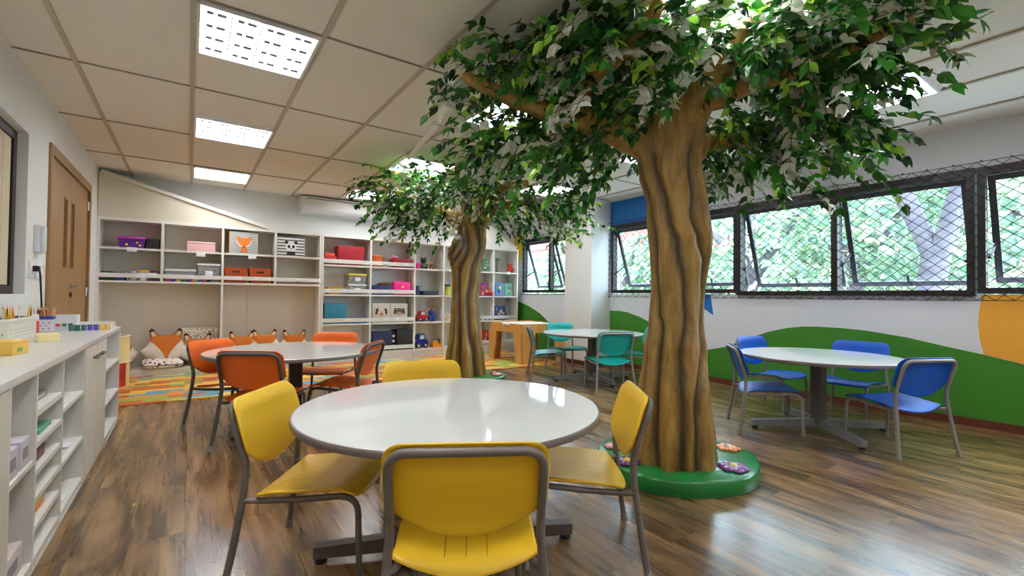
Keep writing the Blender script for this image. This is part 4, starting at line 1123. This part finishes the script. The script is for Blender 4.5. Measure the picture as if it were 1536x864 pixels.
carton('toy_box', 'dark purple box at the right end of the far left second shelf', 'box', -.42, -.325, z2, .13, (86,34,70))
t = bin_('storage_tub', 'clear low tub with white clip lid on the second shelf row', 'tub', -.27, .05, z2, .14, (1,1,1), (224,228,228), clear=True)
MB().rbox(-.11,.11,-.09,.09,.008,.07,.02).build('contents', M('pale toy parts', (180,176,168), .6, var=.3, vscale=50), t)
t = bin_('storage_tub', 'tall clear tub filled with coloured toys and a white lid, second shelf row', 'tub', .075, .325, z2, .225, (1,1,1), (222,226,226), clear=True)
rr = random.Random(3)
cc = MB()
TC = [M('toy brick %d' % i, c, .4) for i, c in enumerate(((200,40,36),(60,120,60),(230,180,60),(40,70,150),(230,225,215),(110,60,40)))]
for i in range(26):
    x, y, z = rr.uniform(-.08,.08), rr.uniform(-.085,.085), .02+rr.random()*.15
    cc.rbox(x-.018,x+.018,y-.014,y+.014,z-.01,z+.012,.003,i % 6)
cc.build('contents', TC, t)
MB().rbox(-.04,.04,-.124,-.119,.09,.15,.002).build('paper_tag', MATS['white paper'], t)
bin_('storage_bin', 'orange storage bin with hand slot, left of the orange pair on the shelf', 'bin', .375, .65, z2, .21, (178,74,24), None, slot=True, grp='orange storage bins')
bin_('storage_bin', 'orange storage bin with hand slot, right of the orange pair on the shelf', 'bin', .67, .945, z2, .21, (178,74,24), None, slot=True, grp='orange storage bins')
rr = random.Random(9)
for i in range(9):
    x = -.24+i*.055
    c = ((210,40,40),(40,80,190),(230,190,50),(30,140,80),(120,50,150),(230,120,40),(40,160,190),(220,80,140),(60,60,70))[i]
    tag(MB().rbox(x-.02,x+.02,YS-.002,YS+.0-.0+.004,z2+.0005,z2+.03,.001).build('crayon_pack', M('crayon %d' % i, c, .5), None), 'small %s crayon pack behind the shelf rail in front of the clear tubs' % ('red','blue','yellow','green','purple','orange','light blue','pink','dark grey')[i], 'crayon pack', 'crayon packs')
carton('flat_board', 'flat brown board lying on the second shelf below the panda box', 'board', 1.02, 1.57, z2, .028, (150,112,80), dep=.2)
# right unit, row one
za, zb, zc, zd = [z+.0245 for z in RZ]
t = carton('toy_box', 'flat red case on the top row of the toy shelf', 'box', 1.655, 1.84, za, .125, (168,30,34), dep=.14)
carton('toy_box', 'light red box stacked on the flat red case', 'box', 1.665, 1.81, za+.1255, .05, (224,70,56), dep=.13)
t = carton('toy_chest', 'dark red chest with brass handle on the top row of the toy shelf', 'chest', 1.86, 2.26, za, .30, (158,18,32), dep=.26)
MB().tube([(-.03,-.10,.30),(-.028,-.10,.318),(.028,-.10,.318),(.03,-.10,.30)], .005, 6).build('handle', M('brass', (214,180,110), .3, .8), t)
MB().box(-.2005,.2005,-.1305,.1305,.215,.219).build('lid_seam', M('deep red seam', (96,10,20), .6), t)
t = thing('wicker_basket', 'small orange wicker basket on the top row of the toy shelf', 'basket', (2.50, YS+.1, za))
for k in range(7): MB().tube([(.08*math.cos(a),.08*math.sin(a),.014+.026*k) for a in [2*PI*i/20 for i in range(21)]], .0125, 6).build('coil', M('orange wicker', (214,112,50), .7, var=.15, vscale=60), t)
MB().lathe([(.02,.002),(.074,.004),(.074,.17)], 20).build('liner', MATS['orange wicker'], t)
carton('toy_box', 'flat dark red box with white tag on the top row of the toy shelf', 'box', 2.74, 3.08, za, .15, (140,20,30), dep=.2)
t = thing('toy_plane', 'pink and white toy plane lying on the flat dark red box', 'toy', (2.80, YS+.1, za+.151))
PK = P_('pink toy plastic', (232,110,170)); WT2 = P_('white toy plastic', (236,234,232))
MB().ball((0,0,.028), .028, 8, 0, (2.2,.8,.9)).build('body', PK, t, 80)
MB().rbox(-.02,.02,-.08,.08,.022,.03,.003).build('wing', WT2, t); MB().rbox(-.06,-.04,-.02,.02,.03,.07,.003).build('tail', M('sky toy plastic', (120,180,230)), t)
t = thing('toy_cup', 'bright pink beaker on the top row, left of the dark haired doll', 'cup', (3.20, YS+.07, za))
MB().lathe([(.038,0),(.05,.09),(.045,.09),(.034,.006)], 20).build('body', M('bright pink plastic', (236,40,140), .35), t); MB().tube([(.05,0,.07),(.075,0,.06),(.07,0,.03),(.044,0,.025)], .005, 6).build('handle', MATS['bright pink plastic'], t)
def plush(label, x, z, s, body, head, y=None, ear=None, name='plush_toy'):
    t = thing(name, label, 'plush toy', (x, (y or YS)+.10, z), 0)
    bm_ = M('plush %d %d %d' % body, body, .9, var=.1, vscale=60); hm = M('plush %d %d %d' % head, head, .9, var=.1, vscale=60)
    MB().ball((0,0,.32*s), .34*s, 9, 0, (1,.8,.94)).build('body', bm_, t, 80)
    h = MB().ball((0,-.05*s,.75*s), .27*s, 9, 0, (1,.95,.9)).build('head', hm, t, 80)
    for q in (-1, 1):
        MB().ball((q*.2*s,-.02*s,.97*s), .09*s, 7).build('ear', M('plush %d %d %d' % (ear or head), ear or head, .9, var=.1, vscale=60), h, 80)
        MB().ball((q*.3*s,-.14*s,.42*s), .12*s, 7, 0, (1.2,.9,.9)).build('arm', bm_, t, 80)
        MB().ball((q*.2*s,-.25*s,.125*s), .125*s, 7, 0, (1,1.3,.95)).build('foot', hm, t, 80)
        MB().ball((q*.09*s,-.29*s,.8*s), .03*s, 6).build('eye', BLACKP, h)
    return t
plush('dark haired plush doll on the top row of the third column', 3.31, za, .19, (60,90,60), (40,28,26))
plush('brown plush bear beside the dark haired doll', 3.47, za, .135, (120,70,40), (176,110,60))
def book(label, x0, x1, z, h, c, panel, y=None, lean=8, name='picture_book', t_=.02, spots=True):
    t = thing(name, label, 'book', ((x0+x1)/2, (y or YS)+.035, z+.004), 0)
    t.rotation_euler = (math.radians(-lean), 0, 0)
    w = (x1-x0)/2
    MB().rbox(-w,w,0,t_,0,h,.003).build('cover', M('book %d %d %d' % c, c, .4, var=.05), t)
    MB().box(-w+.004,w+.0008,.003,t_-.003,.003,h-.004).build('pages', M('book pages', (232,226,210), .8), t)
    if spots:
        rr = random.Random(int(x0*1000)); mb = MB()
        ms = [M('print %d %d %d' % q, q, .5, var=.02) for q in panel]
        for i in range(9):
            cx = rr.uniform(-w*.65,w*.65); cz = rr.uniform(h*.12,h*.85); r = rr.uniform(.08,.2)*w*1.4
            mb.prism(circ(cx,cz,max(.006, min(r, w-abs(cx)-.004, cz-.004, h-cz-.004)),12), -.0012-.0003*(i % 4), .001, 'y', i % len(panel))
        mb.build('cover_print', ms, t)
    return t
book('green and white picture book standing on the top row right of the trunk', 4.475, 4.63, za, .24, (70,110,80), ((230,220,200),(196,170,150),(90,140,110)))
jar('figurine', 'tall grey figurine on the top row at the right end of the toy shelf', 4.84, za, .04, .27, (120,116,96), (90,90,84))['category'] = 'figurine'
plush('red plush pear with small head at right end of the top row', 5.13, za, .17, (196,36,40), (206,60,50))
# row two
for k, (z, lid, lab) in enumerate(((zb, None, 'clear tub of coloured bricks, lower of the stacked pair'), (zb+.165, (206,196,50), 'clear tub with yellow lid, upper of the stacked pair'))):
    t = bin_('storage_tub', lab + ' on the second toy shelf row', 'tub', 2.025, 2.30, z, .14, (1,1,1), lid or (226,228,226), clear=True)
    rr = random.Random(k+20); cc = MB()
    for i in range(24):
        x, y, zz = rr.uniform(-.1,.1), rr.uniform(-.09,.09), .02+rr.random()*.09
        cc.rbox(x-.018,x+.018,y-.014,y+.014,zz-.012,zz+.012,.003,i % 6)
    cc.build('contents', TC, t)
    MB().rbox(-.045,.045,-.126,-.121,.04,.10,.002).build('paper_tag', MATS['white paper'], t)
t = bin_('storage_tub', 'little yellow tray of pegs at the left of the second toy shelf row', 'tub', 1.72, 1.93, zb, .11, (230,180,60), None)
carton('toy_box', 'flat navy box on the second toy shelf row, left of the pink case', 'box', 2.41, 2.72, zb, .15, (32,44,96), dep=.18)
carton('toy_box', 'small brown box standing behind the navy box', 'box', 2.60, 2.74, zb, .20, (140,70,36), dep=.1, y=YS+.2)
t = carton('toy_case', 'bright pink toy case with yellow clasp on the second toy shelf row', 'case', 2.76, 3.05, zb, .22, (236,40,140), dep=.16, bev=.02)
MB().tube([(-.05,0,.22),(-.045,0,.245),(.045,0,.245),(.05,0,.22)], .007, 6).build('handle', MATS['bright pink plastic'], t)
MB().ball((0,-.081,.13), .022, 7, 0, (1,.4,.8)).build('clasp', M('yellow dot', (240,196,50)), t)
book('dark blue book standing at the left of the third column, second row', 3.16, 3.22, zb, .16, (30,44,84), ((30,44,84),), lean=4, t_=.05, spots=False)
carton('toy_tray', 'low dark blue tray in the third column, second row', 'tray', 3.27, 3.56, zb, .075, (36,44,66), lid=(44,54,80))
jar('paint_jar', 'green jar with yellow front just left of the trunk', 3.78, zb, .05, .20, (196,190,60), (40,60,40))
book('purple and red picture book right of the trunk, second row', 4.41, 4.62, zb, .25, (134,24,70), ((60,40,140),(210,60,50),(230,190,70)))
t = thing('toy_ball', 'red toy ball beside the purple picture book', 'ball', (4.635, YS+.02, zb+.0575)); MB().ball((0,0,0), .057, 12).build('shell', M('red ball rubber', (200,36,50), .4), t, 80)
MB().tube([(.0575*math.cos(a), .0575*math.sin(a), 0) for a in [2*PI*k/24 for k in range(25)]], .002, 5).build('seam', M('deep red seam', (96,10,20), .6), t)
book('blue picture book with round face print at the right end of the second row', 4.76, 4.975, zb, .25, (66,120,170), ((220,120,70),(240,220,200),(60,130,80),(40,60,140)))
book('green picture book at the far right of the second row', 4.985, 5.17, zb, .25, (90,150,120), ((90,180,160),(220,140,120),(70,110,60)))
# row three
carton('toy_box', 'teal patterned box on the third toy shelf row', 'box', 1.675, 1.99, zc, .31, (40,120,140), dep=.2)
for i, (x0, x1) in enumerate(((2.405,2.695),(2.705,2.995))):
    t = carton('animal_box', ('left' if i == 0 else 'right')+' one of two striped boxes with a dog face, third toy shelf row', 'box', x0, x1, zc, .31, (226,220,208), dep=.18)
    d = -.09
    stripes(t, -.14, .14, [.05+.03*k for k in range(9)], d-.0002, (150,140,130), .007)
    hb = (120,96,74) if i else (226,214,198)
    front(t, [('dog_head', circ(0,.17,.058,20,.07), hb, .003), ('muzzle', circ(0,.135,.036,16,.034),(206,184,160) if i else (196,150,120),.004), ('nose', circ(0,.145,.012,10,.009),(24,20,20),.005)]
      + [('ear', [(s*.05,.235),(s*.085,.225),(s*.10,.15),(s*.075,.13),(s*.055,.18)],(84,56,40),.0045) for s in (-1,1)] + [('eye', circ(s*.024,.185,.007,8),(20,18,18),.005) for s in (-1,1)], d, 'dog')
carton('flat_board', 'blue flat board lying in the first column behind the rail, third row', 'board', 2.03, 2.33, zc, .03, (30,110,180), dep=.2)
def toy_car(label, x, z, L, H, c, y=None):
    t = thing('toy_car', label, 'toy car', (x, (y or YS)+.10, z), math.radians(8))
    m = M('toy car paint %d %d %d' % c, c, .2, var=.04, coat=.5)
    pr = [(-L/2,.25*H),(-L/2,.5*H),(-L*.28,.58*H),(-L*.18,.95*H),(L*.12,H),(L*.27,.62*H),(L*.46,.5*H),(L/2,.3*H),(L*.45,.18*H),(-L*.45,.18*H)]
    MB().prism(pr, -.28*L, .28*L, 'y').build('body', m, t, 20)
    MB().prism([(-L*.2,.62*H),(-L*.14,.88*H),(L*.09,.92*H),(L*.2,.64*H)], -.285*L, .285*L, 'y').build('window', M('toy car window', (200,220,232), .15), t)
    for sx in (-.28, .28):
        for sy in (-1, 1):
            A = Matrix.Translation((sx*L, sy*.27*L, .19*H)) @ Matrix.Rotation(PI/2, 4, 'X')
            w_ = MB().lathe([(.19*H,-.03*L),(.19*H,.03*L)], 16, mat=A).build('wheel', BLACKP, t)
            MB().lathe([(.09*H,-.034*L),(.09*H,.034*L)], 12, mat=A).build('hub', M('toy hub grey', (190,190,190), .4), w_)
    return t
toy_car('shiny red toy car on the third row of the third column', 3.29, zc, .21, .19, (196,20,30))
plush('blue round plush toy with yellow ears beside the red toy car', 3.47, zc, .21, (40,60,130), (52,84,160), ear=(226,150,50))
t = thing('toy_wand', 'pale pink plastic wand standing in the third column, third row', 'toy', (3.20, YS+.2, zc)); t.rotation_euler = (math.radians(-10),0,math.radians(0))
MB().tube([(0,0,.003),(0,0,.36)], .014, 8).build('rod', M('pale pink plastic', (226,196,206), .4), t); MB().ball((0,0,.385), .03, 8).build('knob', M('pale pink plastic', (226,196,206)), t)
plush('beige plush toy just left of the far trunk on the third row', 3.79, zc, .13, (216,190,160), (226,206,184))
rr = random.Random(31)
for i in range(8):
    x = 4.45+.033*i; c = ((40,80,170),(236,236,236),(60,110,190),(30,50,110))[i % 4]; 
    tag(MB().rbox(x-.015,x+.015,-.015,.015,0,.03,.004).rbox(x-.004 if False else x-.008,x+.008,-.008,.008,.029,.036,.002).build('toy_block', M('block %d' % c[0], c, .4), None, loc=(0, YS+.05+.03*(i % 3), zc+.0005)), 'small %s toy block in the loose row behind the rail, right of the trunk' % ('blue','white','light blue','navy')[i % 4], 'toy block', 'toy blocks behind the rail')
t = book('dark blue box book with picture on the third row at the right', 4.74, 5.03, zc, .27, (26,40,96), ((60,90,170),(200,160,90),(120,140,190)), t_=.05)
# row four
carton('toy_box', 'navy blue box on the bottom row of the toy shelf', 'box', 2.405, 2.735, zd, .30, (24,36,74), dep=.24)
t = thing('striped_roll', 'black and white striped roll standing between the navy and black boxes', 'roll', (2.775, YS+.06, zd))
for k in range(7): MB().lathe([(.032,.042*k),(.032,.042*k+.0418)], 16).build('band', M('roll white', (230,228,222), .5) if k % 2 else BLACKP, t)
carton('toy_box', 'black box at the right end of the bottom row, second column', 'box', 2.815, 3.09, zd, .33, (24,22,26), dep=.26)
toy_car('large blue toy car on the bottom row of the third column', 3.27, zd, .25, .25, (24,40,140))
t = bin_('wooden_crate', 'small orange wooden crate beside the blue toy car', 'crate', 3.47, 3.63, zd, .075, (226,140,44), None, dep=.16)
t = thing('toy_digger', 'yellow and black toy digger standing in the orange crate', 'toy', (3.55, YS+.08, zd+.012))
YD = P_('digger yellow', (226,164,30)); MB().rbox(-.055,.035,-.035,.035,.045,.10,.006).build('cab', YD, t); MB().tube([(.03,0,.08),(.07,0,.14),(.09,0,.06)], .01, 6).build('arm', BLACKP, t); MB().rbox(-.06,.045,-.045,.045,0,.044,.014).build('track', BLACKP, t)
book('red picture book on the bottom row right of the trunk', 4.475, 4.64, zd+.06 if False else zd, .26, (176,28,36), ((230,220,210),(60,40,40),(220,150,80)))
# ------------------------------------------------------------------ things on and in the low cabinet
CT = .7705
def perforated(name, label, x, y, w, l, h, c, rimc, rz=0):
    t = thing(name, label, 'basket', (x, y, CT), rz)
    m = M('basket plastic %d' % c[0], c, .4, var=.02); k = .004
    MB().box(-w/2,w/2,-l/2,l/2,0,k).box(-w/2,w/2,-l/2,-l/2+k,k,h).box(-w/2,w/2,l/2-k,l/2,k,h).box(-w/2,-w/2+k,-l/2+k,l/2-k,k,h).box(w/2-k,w/2,-l/2+k,l/2-k,k,h).build('body', m, t)
    r = MB(); rm = M('basket rim %d' % rimc[0], rimc, .4)
    r.rbox(-w/2-.006,w/2+.006,-l/2-.006,-l/2+.004,h-.016,h+.004,.002).rbox(-w/2-.006,w/2+.006,l/2-.004,l/2+.006,h-.016,h+.004,.002).rbox(-w/2-.006,-w/2+.004,-l/2,l/2,h-.016,h+.004,.002).rbox(w/2-.004,w/2+.006,-l/2,l/2,h-.016,h+.004,.002)
    r.build('rim', rm, t)
    hol = MB()
    for j in range(3):
        for i in range(int(l/.028)):
            yy = -l/2+.018+i*.028+(.014 if j % 2 else 0); zz = .02+j*.02
            if yy < l/2-.012: hol.add([(w/2+.0006,yy-.005,zz),(w/2+.0006,yy,zz-.005),(w/2+.0006,yy+.005,zz),(w/2+.0006,yy,zz+.005)], [(0,1,2,3)])
        for i in range(int(w/.028)):
            xx = -w/2+.018+i*.028+(.014 if j % 2 else 0); zz = .02+j*.02
            if xx < w/2-.012: hol.add([(xx-.005,-l/2-.0006,zz),(xx,-l/2-.0006,zz-.005),(xx+.005,-l/2-.0006,zz),(xx,-l/2-.0006,zz+.005)], [(0,1,2,3)])
    hol.build('perforations', M('basket hole %d' % rimc[0], rimc if rimc[2] > 100 and rimc[0] < 100 else (150,146,132), .6), t)
    return t
perforated('pencil_basket', 'white perforated basket full of yellow pencils at the left edge', -.865, 3.92, .11, .56, .12, (232,228,212), (236,232,218))
perforated('pencil_basket', 'white perforated basket with blue rim holding coloured pencils', -.85, 4.60, .12, .18, .10, (228,230,232), (28,60,160))
rr = random.Random(77)
PC = {'yellow':(238,190,40),'orange':(226,120,50),'pink':(222,140,130),'dark brown':(74,40,36),'black':(34,32,34),'white':(236,232,224),'green':(150,170,60),'red':(190,50,44),'maroon':(110,44,50)}
def pencil(x, y, z, tx, ty, L, cn, where, grp):
    t = thing('pencil', '%s pencil standing in the %s' % (cn, where), 'pencil', (x, y, z), rr.uniform(0,6), grp)
    t.rotation_euler = (tx, ty, 0)
    MB().lathe([(.0038,0),(.0038,L-.02)], 6).build('shaft', M('pencil %s' % cn, PC[cn], .4, var=.02), t, 20)
    tp = MB().lathe([(.0038,L-.02),(.001,L)], 6).build('tip', M('pencil wood', (226,186,140), .6), t)
seen = {}
for i in range(16):
    cn = ['yellow','yellow','white','yellow','dark brown','yellow','yellow','orange','maroon','yellow','white','yellow','yellow','black','yellow','maroon'][i]
    pencil(-.895+.02*(i % 4), 3.70+.13*(i//4)+.03*(i%4)+rr.uniform(-.01,.01), CT+.006, rr.uniform(-.28,.28), rr.uniform(-.12,.12), .19, cn, 'white basket at the left edge', 'pencils in the white basket, '+cn)
for i in range(14):
    cn = ['dark brown','pink','dark brown','pink','black','orange','orange','yellow','black','green','yellow','pink','dark brown','orange'][i]
    pencil(-.885+.023*(i % 4), 4.535+.042*(i//4), CT+.006, rr.uniform(-.2,.2), rr.uniform(-.2,.2), .165, cn, 'blue rimmed basket', 'pencils in the blue rimmed basket, '+cn)
def tumbler(label, x, y):
    t = thing('paint_bottle', label, 'bottle', (x, y, CT), 0, 'red paint bottles')
    MB().lathe([(.022,0),(.024,.004),(.024,.075),(.02,.08)], 16).build('body', M('red glitter plastic', (206,60,44), .3, var=.1, vscale=90), t)
    MB().lathe([(.021,.078),(.023,.09),(.023,.115),(.014,.125)], 16).build('cap', M('frosted white cap', (232,222,220), .35), t)
tumbler('red bottle with white cap between the two pencil baskets, the near one', -.855, 4.31); tumbler('red bottle with white cap between the two pencil baskets, the far one', -.862, 4.42)
t = thing('marker_box', 'white open box with coloured marker caps beside the blue rimmed basket', 'box', (-.735, 4.64, CT), 0)
MB().box(-.06,.06,-.07,.07,0,.003).box(-.06,.06,-.07,-.067,.003,.11).box(-.06,.06,.067,.07,.003,.11).box(-.06,-.057,-.067,.067,.003,.11).box(.057,.06,-.067,.067,.003,.11).build('body', M('white plastic', (232,234,238)), t)
for k, c in enumerate(((206,40,36),(40,130,60),(40,44,52))): MB().rbox(-.048+.033*k,-.024+.033*k,-.0755,-.069,.03,.05,.003).build('colour_patch', M('marker cap %d' % k, c, .4), t)
t = thing('craft_tray', 'translucent white tray at the far end of the cabinet top', 'tray', (-.62, 4.76, CT), 0)
MB().box(-.13,.13,-.07,.07,0,.004).box(-.135,.135,-.075,-.071,.0,.05).box(-.135,.135,.071,.075,0,.05).box(-.135,-.131,-.071,.071,0,.05).box(.131,.135,-.071,.071,0,.05).build('body', M('milky plastic', (228,226,218), .3), t)
for i, c in enumerate(((60,110,100),(50,96,92),(58,112,106),(84,80,190),(74,70,170),(232,190,90),(236,200,110))):
    cn = ('dark green','deep teal','grey green','violet','indigo','amber','light amber')[i]
    x = -.69+.0325*i
    t = thing('paint_pot', '%s paint pot in the short row of pots on the cabinet top' % cn, 'paint pot', (x, 4.50+.004*i, CT), 0, 'row of paint pots')
    MB().lathe([(.013,0),(.0145,.003),(.0145,.03)], 14).build('pot', M('paint pot %d' % i, c, .35), t)
    MB().lathe([(.0155,.0302),(.0155,.04),(.013,.042)], 14).build('cap', M('paint pot %d' % i, c, .35), t)
for lab, x, y, c, rz in (('small yellow and white card box in the middle of the cabinet top', -.66, 3.66, (238,222,160), .3), ('small amber card box with green dots at the left edge of the cabinet top', -.655, 2.94, (226,180,84), -.2)):
    t = thing('card_box', lab, 'box', (x, y, CT), rz)
    MB().rbox(-.045,.045,-.06,.06,0,.04 if x < -.657 else .06,.003).build('body', M('card box %d' % c[0], c, .5, var=.08), t)
    MB().rbox(.0452,.0462,-.03,.01,.012,.03,.0004).build('label_patch', M('card patch %d' % c[2], (206,70,60) if c[2] > 100 else (120,160,60), .5), t)
    MB().rbox(-.046,.046,-.061,.061,.033 if x < -.657 else .05,.041 if x < -.657 else .061,.002).build('lid', M('card lid %d' % c[0], tuple(min(255, v+8) for v in c), .5), t)
# in the cubbies
def cubby(name, label, cat, x0, x1, y0, y1, z, h, c, extra=None):
    t = thing(name, label, cat, ((x0+x1)/2, (y0+y1)/2, z), 0)
    w, l = (x1-x0)/2, (y1-y0)/2
    MB().rbox(-w,w,-l,l,0,h,.004).build('body', M('cubby %d %d %d' % c, c, .5, var=.1, vscale=40), t)
    if extra: MB().rbox(-w*.8,w*1.002,-l*.8,l*.8,h*.25,h*.75,.002).build('label_patch', M('cubby %d %d %d' % extra, extra, .5), t)
    return t
for i, (y0, h, c) in enumerate(((2.46,.05,(120,120,112)),(2.46,.0,(0,0,0)))):
    if h: cubby('folder_stack', 'grey folders in the top slot of the slotted column', 'folders', -.8, -.50, 2.50, 2.80, .6005, .03, c, (190,190,182))
cubby('paper_bundle', 'cream card bundle at the left of the second slot', 'paper', -.75, -.50, 2.46, 2.56, .4805, .085, (206,190,162), (170,130,100))
cubby('plastic_wallet', 'green plastic wallet lying in the second slot', 'wallet', -.75, -.48, 2.58, 2.78, .4805, .018, (92,158,130), (70,130,110))
cubby('plastic_wallet', 'dark maroon wallet lying in the third slot', 'wallet', -.78, -.485, 2.46, 2.70, .3755, .05, (84,34,46), (120,60,60))
t = cubby('snack_bag', 'orange bag of craft pieces in the lower slot', 'bag', -.62, -.49, 2.58, 2.74, .1655, .06, (228,112,40), (236,190,80))
cubby('paper_bundle', 'pale lilac paper pack beside the orange bag in the lower slot', 'paper', -.70, -.49, 2.46, 2.56, .1655, .065, (196,190,200), (160,150,170))
for y, z, s in ((2.20,.4255,'near'),(2.345,.4255,'far')):
    t = thing('label_box', 'pale lilac box with small printed marks in the wide cubby, %s one of the pair' % s, 'box', (-.60, y, z), 0, 'lilac boxes')
    MB().rbox(-.13,.13,-.055,.055,0,.10,.004).build('body', M('pale lilac card', (208,204,212), .6), t)
    MB().box(.1302,.1312,-.03,.03,.03,.07).build('printed_mark', M('grey print', (150,140,150), .6), t)
t = thing('label_box', 'pale pink box in the bottom wide cubby of the low cabinet', 'box', (-.61, 2.27, .0505), 0)
MB().rbox(-.13,.13,-.12,.12,0,.10,.004).build('body', M('pale pink card', (214,200,196), .6), t); MB().box(.1302,.1312,-.06,.06,.03,.07).build('printed_mark', M('grey print', (150,140,150), .6), t)
# ------------------------------------------------------------------ fallen leaves on the floor
rr = random.Random(5)
for i, (x, y) in enumerate(((.19,2.30),(-.20,2.95),(.55,1.98))):
    mb = MB(); a = rr.uniform(0,6)
    leaf(mb, Vector((0,0,.004)), Vector((math.cos(a), math.sin(a), .05)).normalized(), Vector((0,0,1)), .03, .018, (1,2,0)[i])
    tag(mb.build('fallen_leaf', LEAF, None, 180, (x, y, .003)), ('tiny green leaf on the floor in front of the left yellow chair','tiny leaf lying near the cabinet foot','tiny dark leaf on the floor under the big table edge')[i], 'leaf')

# ------------------------------------------------------------------ daylight and view
w = bpy.data.worlds.new('sky'); SC.world = w; w.use_nodes = True
nt = w.node_tree; bg = nt.nodes['Background']
sky = N(nt, 'ShaderNodeTexSky', sky_type='HOSEK_WILKIE'); sky.turbidity = 3.0; sky.ground_albedo = .4
sky.sun_direction = Vector((-.55, .25, .8)).normalized()
hs = N(nt, 'ShaderNodeMix', data_type='RGBA'); hs.inputs[0].default_value = .6; nt.links.new(sky.outputs[0], hs.inputs[6]); hs.inputs[7].default_value = (.70,.84,1.05,1)
nt.links.new(hs.outputs[2], bg.inputs[0]); bg.inputs['Strength'].default_value = SKY_E
sl = bpy.data.lights.new('sun', 'SUN'); sl.energy = SUN_E; sl.angle = math.radians(1); sl.color = (1,.95,.86)
so = bpy.data.objects.new('sun', sl); COL.objects.link(so); so.rotation_euler = Vector((.55,-.25,-.8)).to_track_quat('-Z','Y').to_euler()
vs = SC.view_settings; vs.view_transform = 'Standard'; vs.look = 'None'; vs.gamma = 1; vs.exposure = EXPO
SC.display_settings.display_device = 'sRGB'
try: vs.use_curve_mapping = False
except Exception: pass
SC.cycles.use_denoising = True
SC.cycles.max_bounces = 8; SC.cycles.diffuse_bounces = 5; SC.cycles.transparent_max_bounces = 16
SC.cycles.caustics_reflective = False; SC.cycles.caustics_refractive = False
SC.cycles.sample_clamp_indirect = 6
